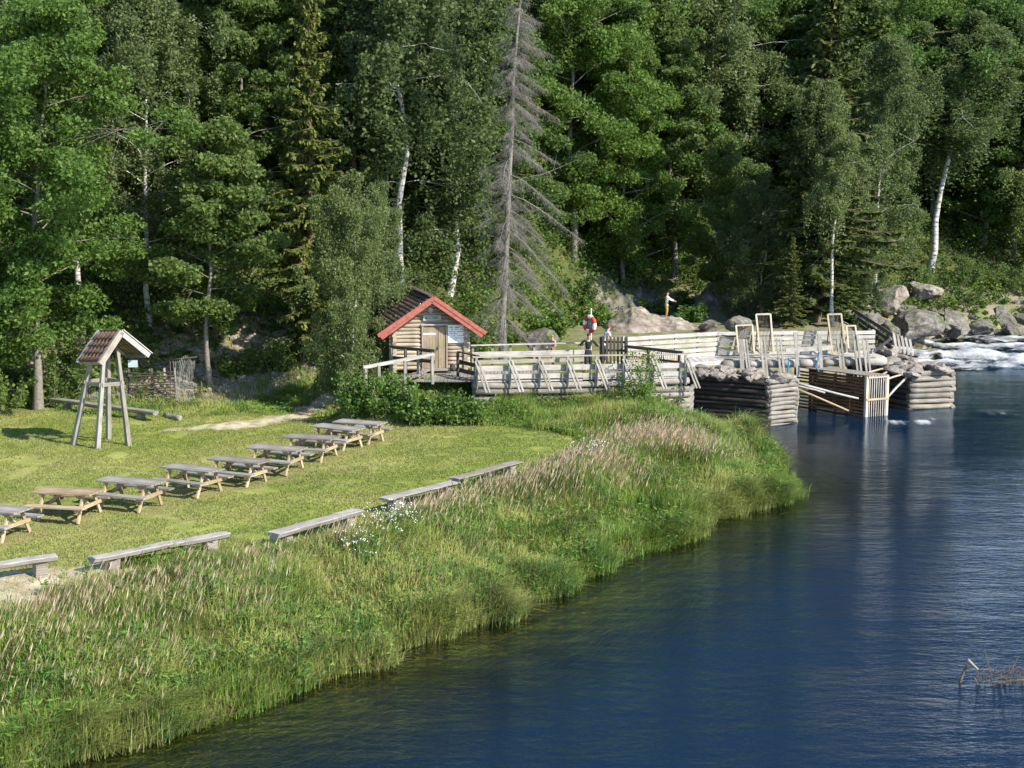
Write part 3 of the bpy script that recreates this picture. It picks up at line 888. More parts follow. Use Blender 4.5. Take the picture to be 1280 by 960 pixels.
def broadleaf(seed, H, Rr, base, nl, la, lb, per, cr, droop=0.0, elev=(0.35, 0.9), trunk_r=0.012, prof='oval', forks=1, lean=0.0):
    rng = np.random.default_rng(seed); per = per * 1.35; la *= 1.08; lb *= 1.12
    tk = NM(); C = []
    for fk in range(forks):
        m = 10; t = np.linspace(0, 1, m)
        fa = rng.uniform(0, 6.28)
        wob = np.cumsum(rng.normal(0, 0.018 * H, (m, 2)), 0) * 0.5; wob[0] = 0
        sp = 0.0 if fk == 0 else rng.uniform(0.10, 0.2)
        Hh = H * (1.0 if fk == 0 else rng.uniform(0.75, 0.95))
        pts = np.stack([wob[:, 0] + lean * Hh * t ** 1.3 + np.cos(fa) * sp * Hh * t, wob[:, 1] + np.sin(fa) * sp * Hh * t, Hh * t * 0.97], 1)
        pts[0, 2] = -0.4
        rr = trunk_r * H * (1 - t * 0.93) * (1.0 if fk == 0 else 0.75); rr[0] *= 1.35
        V, F = tube(pts, rr, 8); tk.add(V, F)
        for i in range(nl):
            u = (i + rng.uniform(0.2, 0.8)) / nl
            tt = base + (0.985 - base) * u
            p = np.array([np.interp(tt, t, pts[:, k]) for k in range(3)])
            if prof == 'oval': e = math.sin(math.pi * min(1, (0.12 + 0.86 * u))) ** 0.6
            elif prof == 'cone': e = (1 - u) ** 0.7 * 0.95 + 0.12
            else: e = math.sin(math.pi * min(1, 0.28 + 0.68 * u)) ** 0.7
            L = Rr * e * rng.uniform(0.45, 1.25)
            a = i * 2.4 + rng.normal(0, 0.4) + fk * 1.3
            el = rng.uniform(*elev) * (0.6 + 0.7 * u)
            dv = np.array([math.cos(a) * math.cos(el), math.sin(a) * math.cos(el), math.sin(el)])
            uu = np.linspace(0, 1, 5)
            lp = p + dv * (uu * L)[:, None] + np.array([0, 0, -0.22 * L * (1 if droop else 0.3)]) * (uu ** 2)[:, None] + rng.normal(0, 0.03 * L, (5, 3)) * uu[:, None]
            r0 = max(0.012, trunk_r * H * 0.32 * (1 - tt * 0.7))
            V, F = tube(lp, r0 * (1 - 0.8 * uu), 5); tk.add(V, F)
            nsub = int(rng.integers(4, 7))
            for k in range(nsub):
                v = rng.uniform(0.3, 1.0) if k else 1.0
                q = np.array([np.interp(v, uu, lp[:, j]) for j in range(3)])
                off = rng.normal(0, 1, 3) * np.array([0.30, 0.30, 0.22]) * max(L, 0.6) * (1.15 - 0.5 * v)
                c = q + off
                V, F = tube(np.array([q, q + off * 0.55 + np.array([0, 0, 0.05]), c]), [r0 * 0.3, r0 * 0.2, 0.006], 4); tk.add(V, F)
                C.append(c)
    C = np.array(C); nC = len(C)
    cnt = rng.integers(int(per * 0.5), int(per * 1.5), nC)
    cen = np.repeat(C, cnt, 0); n = len(cen)
    rad = np.repeat(rng.uniform(0.7, 1.3, nC) * cr, cnt)[:, None]
    d = rand_unit(n, rng) * (rng.random(n) ** 0.45)[:, None] * rad * np.array([1, 1, 0.62])
    if droop:
        d[:, 2] -= rng.exponential(droop, n) * (rng.random(n) < 0.6); d[:, :2] *= 0.85
    cw = NM(); V, F = leaves(cen + d, la, lb, rng, 0.5 if droop else 0.15, 0.2); cw.add(V, F)
    return tk, cw, H


def spruce(seed, H, Rr, base=0.08, dead=False, gap=0.36, dens=1.0):
    rng = np.random.default_rng(seed)
    tk = NM(); cw = NM()
    m = 12; t = np.linspace(0, 1, m)
    wob = np.cumsum(rng.normal(0, 0.006 * H, (m, 2)), 0) * 0.4; wob[0] = 0
    pts = np.stack([wob[:, 0], wob[:, 1], H * t], 1); pts[0, 2] = -0.4
    rr = (0.0076 if dead else 0.0115) * H * (1 - 0.95 * t); rr[0] *= 1.3
    V, F = tube(pts, rr, 8); tk.add(V, F)
    z = H * base; A = []; Lq = []
    while z < H * 0.985:
        u = (z / H - base) / (1 - base)
        nb = int(rng.integers(4, 7))
        a0 = rng.uniform(0, 6.28)
        Lw = Rr * ((1 - u) ** 0.82) * (0.55 + 0.45 * min(1, u * 6)) * rng.uniform(0.8, 1.15) + 0.12
        for k in range(nb):
            if rng.random() < (0.30 if dead else 0.08): continue
            a = a0 + 6.283 * k / nb + rng.normal(0, 0.25); L = Lw * (rng.uniform(0.6, 1.15) if not dead else rng.choice((0.3, 0.55, 0.8, 1.0, 1.2)) * rng.uniform(0.8, 1.1) * (1.0 + 0.38 * math.cos(a + 0.5)))
            uu = np.linspace(0, 1, 6)
            dr = (0.15 + 0.5 * (1 - u)) * (1.5 if dead else 1.0)
            zz = z + rng.normal(0, 0.08) + L * (0.12 * uu - dr * uu ** 1.4 + (0.28 * uu ** 3 if not dead else 0.12 * uu ** 3))
            if u > 0.85: zz = z + L * 0.7 * uu
            bx = np.interp(z, pts[:, 2], pts[:, 0]); by = np.interp(z, pts[:, 2], pts[:, 1])
            ca = a + rng.normal(0, 0.12) * uu
            bp = np.stack([bx + np.cos(ca) * L * uu, by + np.sin(ca) * L * uu, zz], 1)
            V, F = tube(bp, max(0.010, 0.018 * L) * (1 - 0.8 * uu) * (0.5 if dead else 1), 4); tk.add(V, F)
            dx = np.array([math.cos(a), math.sin(a), 0]); sd_ = np.array([-math.sin(a), math.cos(a), 0])
            if dead:
                ns = int(10 + L * 19)
                for q in range(ns):
                    v = rng.uniform(0.18, 1.0); pq = np.array([np.interp(v, uu, bp[:, j]) for j in range(3)])
                    s_ = rng.choice((-1, 1)); l2 = rng.uniform(0.25, 0.65) * (1.1 - 0.5 * v) * min(1.0, 0.5 + L * 0.3)
                    e1 = pq + (sd_ * s_ * 0.5 + dx * 0.5) * l2 * 0.5 + np.array([0, 0, -0.12 * l2])
                    e2 = pq + (sd_ * s_ * 0.62 + dx * 0.75) * l2 * 0.9 + np.array([0, 0, -l2 * rng.uniform(0.35, 1.0)])
                    V, F = tube(np.array([pq, e1, e2]), [0.0055, 0.004, 0.002], 3); tk.add(V, F)
                    for w_ in range(3):
                        e3 = e1 + rng.normal(0, 0.14, 3) + np.array([0, 0, -0.16])
                        V, F = tube(np.array([e1, (e1 + e3) / 2 + rng.normal(0, 0.02, 3), e3]), [0.0035, 0.003, 0.0018], 3); tk.add(V, F)
            else:
                ns = int((12 + L * 26) * dens)
                v = rng.uniform(0.06, 1.0, ns) ** 0.95
                pq = np.stack([np.interp(v, uu, bp[:, j]) for j in range(3)], 1)
                s_ = rng.choice((-1.0, 1.0), ns)[:, None]
                l2 = (rng.uniform(0.24, 0.5, ns) * (1.15 - 0.55 * v) * min(1.1, 0.55 + 0.25 * L))[:, None]
                dn = rng.uniform(0.05, 0.75, ns)[:, None]
                e = pq + (sd_ * s_ * rng.uniform(0.5, 0.9, ns)[:, None] + dx * rng.uniform(0.3, 0.8, ns)[:, None]) * l2 - np.array([0, 0, 1.0]) * dn * l2
                axv = e - pq; r_ = rand_unit(ns, rng) * 0.35 + np.array([0, 0, 1.0])
                b_ = np.cross(axv, r_); b_ /= np.linalg.norm(b_, axis=1)[:, None] + 1e-9
                wv = b_ * (0.075 + 0.09 * rng.random(ns))[:, None]
                Vv = np.stack([pq - wv * 0.4, pq + axv * 0.5 + wv, e, pq + axv * 0.5 - wv], 1).reshape(-1, 3)
                cw.add(Vv, np.arange(4 * ns).reshape(-1, 4))
                # hanging needle tufts along the twig
                r2 = rand_unit(ns, rng); r2[:, 2] = -abs(r2[:, 2]) - 0.6; r2 /= np.linalg.norm(r2, axis=1)[:, None]
                b2 = np.cross(r2, rand_unit(ns, rng)); b2 /= np.linalg.norm(b2, axis=1)[:, None] + 1e-9
                k2 = rng.uniform(0.16, 0.38, ns)[:, None]; mid = pq + axv * rng.uniform(0.1, 0.9, ns)[:, None]
                Vv = np.stack([mid, mid + r2 * k2 * 0.5 + b2 * 0.07, mid + r2 * k2, mid + r2 * k2 * 0.5 - b2 * 0.07], 1).reshape(-1, 3)
                cw.add(Vv, np.arange(4 * ns).reshape(-1, 4))
        z += gap * rng.uniform(0.75, 1.25) * (0.8 + 0.4 * (1 - u))
    return tk, cw, H


def proto(kind, tk, cw, H, bark, leaf):
    return dict(tk=tk.mesh(kind + '_trunk', M[bark], True), cw=cw.mesh(kind + '_crown', M[leaf]) if cw.V else None, H=H)


PT = {}
PT['birch0'] = proto('birch', *broadleaf(1, 16, 3.3, 0.20, 34, 0.074, 0.044, 250, 0.62, 0.55, (0.3, 0.9), 0.0085, 'oval'), 'birch_bark', 'birch_leaf')
PT['birch1'] = proto('birch', *broadleaf(2, 16, 2.9, 0.14, 36, 0.072, 0.043, 240, 0.55, 0.65, (0.4, 1.0), 0.0085, 'oval', 1, 0.05), 'birch_bark', 'birch_leaf')
PT['birch2'] = proto('birch', *broadleaf(3, 13, 3.0, 0.08, 25, 0.072, 0.043, 210, 0.58, 0.5, (0.3, 0.9), 0.009, 'low', 2), 'birch_bark', 'birch_leaf')
PT['birch3'] = proto('birch', *broadleaf(9, 15, 2.6, 0.46, 26, 0.072, 0.043, 190, 0.5, 0.6, (0.3, 0.9), 0.0095, 'oval', 1, 0.04), 'birch_bark', 'birch_leaf')
PT['ash0'] = proto('broadleaf', *broadleaf(4, 17, 4.2, 0.16, 44, 0.092, 0.050, 260, 0.78, 0, (0.15, 0.8), 0.011, 'oval'), 'alder_bark', 'ash_leaf')
PT['ash1'] = proto('broadleaf', *broadleaf(5, 15, 3.8, 0.10, 40, 0.092, 0.050, 260, 0.80, 0, (0.15, 0.9), 0.011, 'low'), 'alder_bark', 'ash_leaf')
PT['alder0'] = proto('broadleaf', *broadleaf(6, 14, 3.0, 0.12, 36, 0.086, 0.058, 205, 0.66, 0, (0.2, 0.9), 0.010, 'low'), 'alder_bark', 'alder_leaf')
PT['alder1'] = proto('broadleaf', *broadleaf(8, 12, 2.6, 0.24, 30, 0.086, 0.058, 195, 0.62, 0, (0.25, 0.9), 0.010, 'oval', 1, -0.05), 'alder_bark', 'alder_leaf')
PT['spruce0'] = proto('spruce', *spruce(11, 20, 2.9, 0.05), 'spruce_bark', 'spruce_needle')
PT['spruce1'] = proto('spruce', *spruce(12, 18, 2.6, 0.10, gap=0.44, dens=0.85), 'spruce_bark', 'spruce_needle')
PT['spruce2'] = proto('spruce', *spruce(13, 17, 3.3, 0.04, gap=0.5, dens=0.9), 'spruce_bark', 'spruce_needle')
PT['dead0'] = proto('dead_spruce', *spruce(21, 22, 2.35, 0.08, True, 0.32), 'dead_wood', 'spruce_needle')
KN = {'birch': 'birch_tree', 'ash': 'broadleaf_tree', 'alder': 'broadleaf_tree', 'spruce': 'spruce_tree', 'dead': 'dead_spruce_tree'}


def plant_tree(key, x, y, H, rz, label, group=None, wide=1.0, tilt=(0, 0), z=None):
    p = PT[key]; kn = KN[key.rstrip('0123456789')]
    e = empty(kn, (x, y, hz1(x, y) if z is None else z), rz)
    s = H / p['H']; e.scale = (s * wide, s * wide, s)
    e.rotation_euler = (tilt[0], tilt[1], rz)
    tag(e, label, 'tree', group)
    link('trunk', p['tk'], e)
    if p['cw'] is not None: link('crown', p['cw'], e)
    return e


G_F = 'trees standing at the foot of the wooded slope'
G_B = 'trees filling the hillside'
# (kind, px, distance, height, width factor, turn, tilt, label)
front = [
    ('ash0', 52, 56.5, 16.5, 1.0, 0.4, (0, 0), 'big bright green leafy tree at the left edge, behind the bell stand'),
    ('ash1', -40, 54.5, 12.5, 1.0, 2.0, (0, 0), 'lower bright green leafy tree cut off by the left edge of the photo'),
    ('birch0', 196, 62, 15.5, 1.0, 1.1, (0, 0.0), 'tall grey-green birch rising behind the roofed bell stand, right of the bright leafy tree'),
    ('birch3', 112, 61, 15.5, 1.0, 3.0, (0, 0), 'slim birch with pale trunk showing between the bright left tree and the grey-green birch'),
    ('alder1', 268, 59.3, 11.2, 1.1, 0.2, (0, 0.06), 'leaning broadleaf tree with dark forked trunk right of the hanging fishing net'),
    ('alder0', 322, 66.0, 15.5, 0.95, 2.6, (0, 0), 'mid green broadleaf tree standing left of the dark spruce near the path'),
    ('spruce0', 392, 61.2, 17.5, 0.92, 0.0, (0, 0), 'very dark spruce standing where the gravel path enters the wood, left of the hut'),
    ('birch2', 445, 56.6, 9.2, 0.8, 0.9, (0, 0), 'small drooping birch leaning over the left side of the hut roof'),
    ('birch2', 470, 61, 8.0, 0.85, 1.9, (0, 0), 'low bushy birch close behind the hut roof'),
    ('birch3', 505, 64.5, 20.5, 1.1, 2.2, (0, 0.0), 'tallest birch with white trunk visible, directly above the hut roof'),
    ('birch1', 562, 70, 19.0, 1.05, 4.0, (0, 0), 'tall grey-green birch between the hut and the dead grey spruce'),
    ('spruce1', 446, 70, 21.0, 0.9, 1.0, (0, 0), 'tall dark spruce behind the small drooping birch beside the hut'),
    ('dead0', 629, 60.8, 22, 1.0, 0.3, (0, 0.055), 'bare dead grey spruce standing beside the hut, its twigs without needles'),
    ('ash0', 716, 86, 20.5, 0.95, 5.0, (0, 0), 'bright green leafy tree directly right of the dead spruce, on the slope'),
    ('ash1', 778, 87, 16.0, 0.9, 0.5, (0, 0), 'leafy tree above the rock face, left of the person on the outcrop'),
    ('alder0', 838, 90, 16.5, 1.1, 2.0, (0, 0), 'bushy grey-green broadleaf tree on the slope above the person on the outcrop'),
    ('alder0', 800, 94, 19.0, 1.1, 1.0, (0, 0), 'tall broadleaf tree standing behind the leafy tree above the rock face'),
    ('birch0', 885, 94, 21.0, 1.05, 3.3, (0, 0), 'tall birch with rounded top left of the olive spruce behind the sluice'),
    ('alder0', 905, 86, 10.5, 1.0, 4.4, (0, 0), 'low broadleaf tree behind the long white railing, above the rock ledge'),
    ('spruce2', 1012, 80, 18.8, 1.3, 0.8, (0, 0.0), 'tall olive spruce with loose boughs behind the sluice frames'),
    ('birch3', 1034, 77.5, 13.5, 0.9, 2.5, (0, 0.0), 'slim birch with bright white bent trunk in front of the olive spruce'),
    ('birch2', 950, 82, 8.6, 1.0, 0.0, (0, 0), 'bushy low birch behind the two left sluice frames'),
    ('spruce2', 985, 77, 5.0, 1.1, 4.0, (0, 0), 'small young spruce just behind the white railing near the sluice frames'),
    ('birch1', 1076, 83, 7.5, 0.9, 5.2, (0, 0), 'small birch beside the dark sloping handrail at the right end of the walkway'),
    ('birch0', 1088, 88, 17.0, 0.95, 1.4, (0, 0), 'grey-green birch right of the olive spruce, above the shore boulders'),
    ('birch3', 1150, 94, 17.5, 1.5, 0.6, (0, 0.05), 'broad birch with white leaning double trunk above the right shore boulders'),
    ('ash1', 1215, 100, 17.5, 1.0, 2.9, (0, 0), 'rounded leafy tree standing third from the right edge above the rapids'),
    ('alder0', 1252, 99, 15.5, 1.05, 1.7, (0, 0), 'dark broadleaf tree near the right edge above the rapids'),
    ('birch1', 1292, 97, 16.0, 1.1, 0.1, (0, 0), 'birch cut off by the right edge of the photo above the rapids'),
    ('spruce0', 1268, 112, 25.0, 1.0, 0.2, (0, 0), 'very tall dark spruce high up at the right edge of the photo'),
    ('ash0', 1108, 108, 21.0, 1.0, 3.7, (0, 0), 'bright green leafy crown high on the slope right of the olive spruce'),
    ('alder1', 236, 66, 12.0, 1.1, 3.0, (0, 0), 'broadleaf tree in shade between the grey-green birch and the leaning tree by the net'),
    ('alder0', 20, 64, 12.0, 1.1, 1.3, (0, 0), 'shaded broadleaf tree behind the big bright tree at the left edge'),
]
used = []
for key, px, Yd, H, wd, rz, tl, lab in front:
    x = (px - 640) / FPX * Yd * 1.02
    plant_tree(key, x, Yd, H, rz, lab, G_F, wd, tl)
    used.append((x, Yd))
# the wood farther up the slope, tree by tree
kinds = ['spruce0', 'spruce1', 'birch0', 'ash0', 'alder0', 'birch1', 'spruce2', 'ash1', 'alder0', 'birch0', 'spruce0']
LB = {'birch': 'one of the grey-green birch crowns higher up the hillside behind the front trees',
      'ash': 'one of the bright green leafy crowns higher up the hillside behind the front trees',
      'alder': 'one of the mid green broadleaf crowns higher up the hillside behind the front trees',
      'spruce': 'one of the dark spruces higher up the hillside rising behind the front trees'}
rng = np.random.default_rng(5)
tries = 0; cnt = 0
while cnt < 172 and tries < 12000:
    tries += 1
    yd = rng.uniform(66, 140); px = rng.uniform(-160, 1500); x = (px - 640) / FPX * yd
    hl = yd - np.interp(x, _hx, _hy)
    if hl < 5 or hl > 50: continue
    md = 3.0 if hl < 22 else 3.8
    if any((x - a) ** 2 + (yd - b_) ** 2 < md * md for a, b_ in used): continue
    k = kinds[int(rng.integers(len(kinds)))]
    kk = k.rstrip('0123456789')
    H = {'birch': 17, 'ash': 16.5, 'alder': 14.5, 'spruce': 19}[kk] * rng.uniform(0.82, 1.15) * (1.18 if px > 930 else 1.0)
    plant_tree(k, x, yd, H, rng.uniform(0, 6.28), LB[kk], G_B + ': ' + kk.replace('ash', 'leafy trees').replace('alder', 'broadleaf trees').replace('birch', 'birches').replace('spruce', 'spruces'), rng.uniform(0.95, 1.25))
    used.append((x, yd)); cnt += 1

# low growth on the forest floor and along its edge
rng = np.random.default_rng(77)
n0 = 26000
px = rng.uniform(-160, 1520, n0); yd = rng.uniform(57, 118, n0); x = (px - 640) / FPX * yd
hl = yd - np.interp(x, _hx, _hy); s = sdist(x, yd)
d = sstep(-3.5, 0.5, hl) * (1 - sstep(18, 40, hl)) * (0.45 + 0.55 * sstep(0.4, 0.6, fbm(x * 0.3, yd * 0.3, 200, 3))) * (s > 1.0)
d *= np.where((x > -13) & (x < -3) & (yd < 62.5), 0.0, 1.0) * np.where((x > -19.5) & (x < -8) & (hl < 0.2), 0.12, 1.0)
k = rng.random(n0) < d; x, yd, hl = x[k], yd[k], hl[k]
z = height(x, yd); n = len(x)
hh = rng.uniform(0.2, 1.5, n) ** 1.2 * np.where(hl < 1, 0.6, 1.0)
per = 42
C = np.repeat(np.stack([x, yd, z + hh * 0.45], 1), per, 0)
sc_ = np.repeat(hh, per)[:, None]
C = C + rand_unit(len(C), rng) * (rng.random(len(C)) ** 0.4)[:, None] * sc_ * np.array((0.75, 0.75, 0.6))
Vl, Fl = leaves(C, 0.10, 0.055, rng, 0.1, 0.35)
cA = np.array((0.07, 0.14, 0.025)); cB = np.array((0.14, 0.21, 0.042)); cC = np.array((0.10, 0.125, 0.042))
q = rng.integers(0, 3, n); cc = np.where((q == 0)[:, None], cA, np.where((q == 1)[:, None], cB, cC))
nm = NM(); nm.add(Vl, Fl, np.repeat(np.repeat(cc, per, 0), 4, 0))
o = link('undergrowth', nm.mesh('undergrowth', M['grass_blade']))
tag(o, 'low leafy undergrowth below the hillside trees', 'undergrowth', kind='stuff')


def bush(name, c, rx, ry, h, nl, mat, label, group=None, la=0.08, lb=0.05, seed=0, stems=9, cat='bush'):
    rng = np.random.default_rng(300 + seed)
    e = empty(name, c); tag(e, label, cat, group)
    sm = NM(); cl = []
    for i in range(stems):
        a = rng.uniform(0, 6.28); r_ = rng.random() ** 0.5
        b0 = np.array([math.cos(a) * rx * r_ * 0.55, math.sin(a) * ry * r_ * 0.55, -0.1])
        tp = np.array([math.cos(a) * rx * r_, math.sin(a) * ry * r_, h * rng.uniform(0.4, 1.12)])
        mid = (b0 + tp) / 2 + rng.normal(0, 0.08, 3)
        V, F = tube(np.array([b0, mid, tp]), [0.016, 0.012, 0.005], 4); sm.add(V, F)
        for q in range(6):
            v = rng.uniform(0.25, 1.0); p = b0 * (1 - v) + tp * v + rng.normal(0, 0.10, 3) * np.array((1, 1, 0.6)); cl.append(p)
    cl = np.array(cl); per = max(4, int(nl / len(cl)))
    C = np.repeat(cl, per, 0); C = C + rand_unit(len(C), rng) * (rng.random(len(C)) ** 0.5)[:, None] * 0.28 * np.array((1, 1, 0.8))
    C[:, 2] = np.maximum(C[:, 2], 0.03)
    V, F = leaves(C, la, lb, rng, 0.0, 0.45)
    f = NM(); f.add(V, F)
    link('foliage', f.mesh('foliage', M[mat]), e); link('stem', sm.mesh('stem', M['alder_bark'], True), e)
    return e


def gz(x, y): return (x, y, hz1(x, y))


GB = 'leafy bushes along the foot of the hut'
for i, (px, Yd, rx, h, lab) in enumerate([
        (446, 53.0, 0.85, 1.6, 'bright leafy bush at the left end of the hedge below the hut, beside the path'),
        (478, 52.8, 0.95, 1.5, 'bright leafy bush under the low end of the white handrail'),
        (512, 52.6, 0.95, 1.35, 'bright leafy bush in the middle of the hedge below the hut door'),
        (546, 52.8, 0.9, 1.2, 'bright leafy bush below the upper end of the white handrail'),
        (582, 53.2, 0.8, 0.95, 'low leafy bush at the right end of the hedge, below the railing corner')]):
    x = (px - 640) / FPX * Yd
    bush('bramble_bush', gz(x, Yd), rx, 0.75, h, 2500, 'bramble_leaf', lab, GB, 0.068, 0.048, i, 26)
for i, (px, Yd, rx, h, n_, lab) in enumerate([
        (800, 55.2, 0.75, 2.1, 1500, 'slender sapling thicket growing up in front of the boardwalk railing'),
        (838, 56.8, 0.7, 1.4, 1000, 'green shrub hiding the right end of the boardwalk beside the dark log crib'),
        (772, 54.6, 0.55, 0.9, 700, 'small shrub at the foot of the boardwalk, left of the sapling thicket')]):
    x = (px - 640) / FPX * Yd
    bush('shrub', gz(x, Yd), rx, 0.55, h, n_, 'bramble_leaf' if i != 1 else 'alder_leaf', lab, None, 0.06, 0.03, 20 + i, 13, 'shrub')
for i, (px, Yd, rx, h, lab) in enumerate([
        (-15, 55.0, 1.6, 1.9, 'dark shaded bush under the big bright tree at the left edge'),
        (55, 57.5, 1.7, 2.2, 'dark shaded bush left of the roofed bell stand, behind the lawn'),
        (110, 59.0, 1.3, 1.6, 'dark bush directly behind the roofed bell stand'),
        (292, 60.0, 1.0, 1.1, 'green bush right of the leaning broadleaf tree, by the path'),
        (340, 60.3, 1.1, 1.3, 'green bush between the path and the stony bank'),
        (600, 63.0, 1.2, 1.8, 'yellowish green bush behind the right corner of the hut'),
        (690, 70.5, 1.4, 1.6, 'green bush right of the dead spruce, above the rear railing'),
        (745, 78.0, 1.2, 1.3, 'green bush growing at the foot of the rock face'),
        (862, 80.0, 1.1, 1.0, 'grassy green bush right of the person on the outcrop'),
        (722, 81.0, 1.3, 1.6, 'green bush hiding the left foot of the dark rock face'),
        (775, 85.5, 1.2, 1.5, 'green bush growing out of the middle of the dark rock face'),
        (815, 83.5, 1.2, 1.2, 'green bush between the dark rock face and the person on the outcrop'),
        (1148, 92.5, 1.5, 1.6, 'green bush at the foot of the leaning white birch'),
        (1200, 94.0, 1.6, 1.7, 'green bush above the broad grey boulder on the right shore'),
        (1262, 95.0, 1.7, 1.8, 'green bush near the right edge above the rapids'),
        (1090, 80.0, 1.3, 1.5, 'twiggy bush beside the dark sloping handrail')]):
    x = (px - 640) / FPX * Yd
    bush('bush', gz(x, Yd), rx, rx * 0.8, h, 1900, ('alder_leaf', 'bramble_leaf')[i > 4 and i < 9], lab, 'bushes at the edge of the wood', 0.085, 0.055, 40 + i, 16)


def flowers(px, py, r, nf, label, seed, colr='white_paint'):
    rng = np.random.default_rng(seed)
    c = gp(px, py + 6); e = empty('flower_clump', c); tag(e, label, 'flowers', 'flower clumps in the bank grass')
    st = NM(); hd = NM()
    for i in range(nf):
        a = rng.uniform(0, 6.28); q = r * rng.random() ** 0.5
        b0 = np.array([math.cos(a) * q, math.sin(a) * q * 1.4, hz1(c.x + math.cos(a) * q, c.y + math.sin(a) * q * 1.4) - c.z]); h = rng.uniform(0.55, 0.95)
        tp = b0 + np.array([rng.normal(0, 0.06), rng.normal(0, 0.06), h])
        V, F = tube(np.array([b0, (b0 + tp) / 2, tp]), [0.006, 0.005, 0.004], 3); st.add(V, F)
        k = int(rng.integers(3, 7)); C = tp + rng.normal(0, 0.035, (k, 3)) * np.array((1, 1, 0.5))
        V, F = leaves(C, 0.015, 0.015, rng, 0, 0.7); hd.add(V, F)
    link('stem', st.mesh('stem', M['bramble_leaf']), e); link('flower_heads', hd.mesh('flower_heads', M[colr]), e)['kind'] = 'stuff'


flowers(492, 668, 0.7, 90, 'large clump of small white flowers near the lower end of the third log bench', 1)
flowers(446, 705, 0.5, 28, 'smaller clump of white flowers down the bank from the large white clump', 2)
flowers(736, 580, 0.6, 26, 'sparse white flowers by the far end of the last log bench', 3)
M['yellow_petal'] = plain('yellow_petal', (0.55, 0.38, 0.03), 0.6, 0.2)
flowers(460, 688, 0.25, 16, 'few yellow flowers between the two white clumps', 4, 'yellow_petal')

# ------------------------------------------------------------------ picnic tables
def make_table():
    e = empty('picnic_table')
    mb = MB()
    for k in range(5):
        y = -0.30 + 0.15 * k
        mb.beam((-0.92 + random.uniform(-.01, .01), y, 0.735), (0.92 + random.uniform(-.01, .01), y, 0.735), 0.138, 0.042)
    mb.build('tabletop', M['grey_wood'], e)
    for sy in (-1, 1):
        mb = MB()
        for k in (0, 1): mb.beam((-0.92, sy * (0.575 + 0.14 * k), 0.445), (0.92, sy * (0.575 + 0.14 * k), 0.445), 0.13, 0.042)
        mb.build('seat', M['grey_wood'], e)
    for sx in (-1, 1):
        for sy in (-1, 1):
            mb = MB(); mb.beam((sx * 0.62, sy * 0.24, 0.712), (sx * 0.62, sy * 0.56, -0.02), 0.045, 0.098, up=(0, 1, 0)); mb.build('leg', M['tan_wood'], e)
        mb = MB(); mb.beam((sx * 0.665, -0.73, 0.372), (sx * 0.665, 0.73, 0.372), 0.043, 0.098); mb.build('crossbar', M['tan_wood'], e)
        mb = MB(); mb.beam((sx * 0.64, 0, 0.37), (sx * 0.16, 0, 0.70), 0.045, 0.09); mb.build('brace', M['tan_wood'], e)
        mb = MB(); mb.beam((sx * 0.66, -0.34, 0.692), (sx * 0.66, 0.34, 0.692), 0.043, 0.042); mb.build('batten', M['tan_wood'], e)
    return e


tb = [(-6, 634.5, -20, 'nearest grey picnic table, cut off by the left edge of the photo'),
      (86, 613.5, -16, 'picnic table with a pale tan top and seats, second from the left edge'),
      (163, 604, -19, 'grey picnic table between the pale tan table and the fourth table, its legs lit tan'),
      (240, 585.5, -27, 'grey picnic table turned most toward the river, fourth from the near end'),
      (298, 573, -22, 'grey picnic table in the middle of the row, fifth from either end'),
      (346, 560.5, -20, 'wide grey picnic table just beyond the middle one, fourth from the far end'),
      (390, 545.5, -21, 'grey picnic table standing third from the far end of the row'),
      (422, 533, -30, 'grey picnic table next to the farthest one, half overlapping it'),
      (450, 525.5, -23, 'farthest picnic table of the row, nearest the hut and the gravel path')]
proto_t = make_table()
for i, (px, py, rz, lab) in enumerate(tb):
    e = proto_t if i == 0 else copy_tree(proto_t)
    p = G(px, py, 0.74)
    e.location = (p.x, p.y, hz1(p.x, p.y)); e.rotation_euler = (R(random.uniform(-1.6, 1.6)), R(random.uniform(-1.6, 1.6)), R(rz))
    tag(e, lab, 'picnic table', 'picnic tables in a row across the lawn')
    if i == 1:
        for ch in e.children:
            if ch.name.startswith(('tabletop', 'seat')):
                ch.data = ch.data.copy(); ch.data.materials[0] = M['tan_wood']

# ------------------------------------------------------------------ log benches


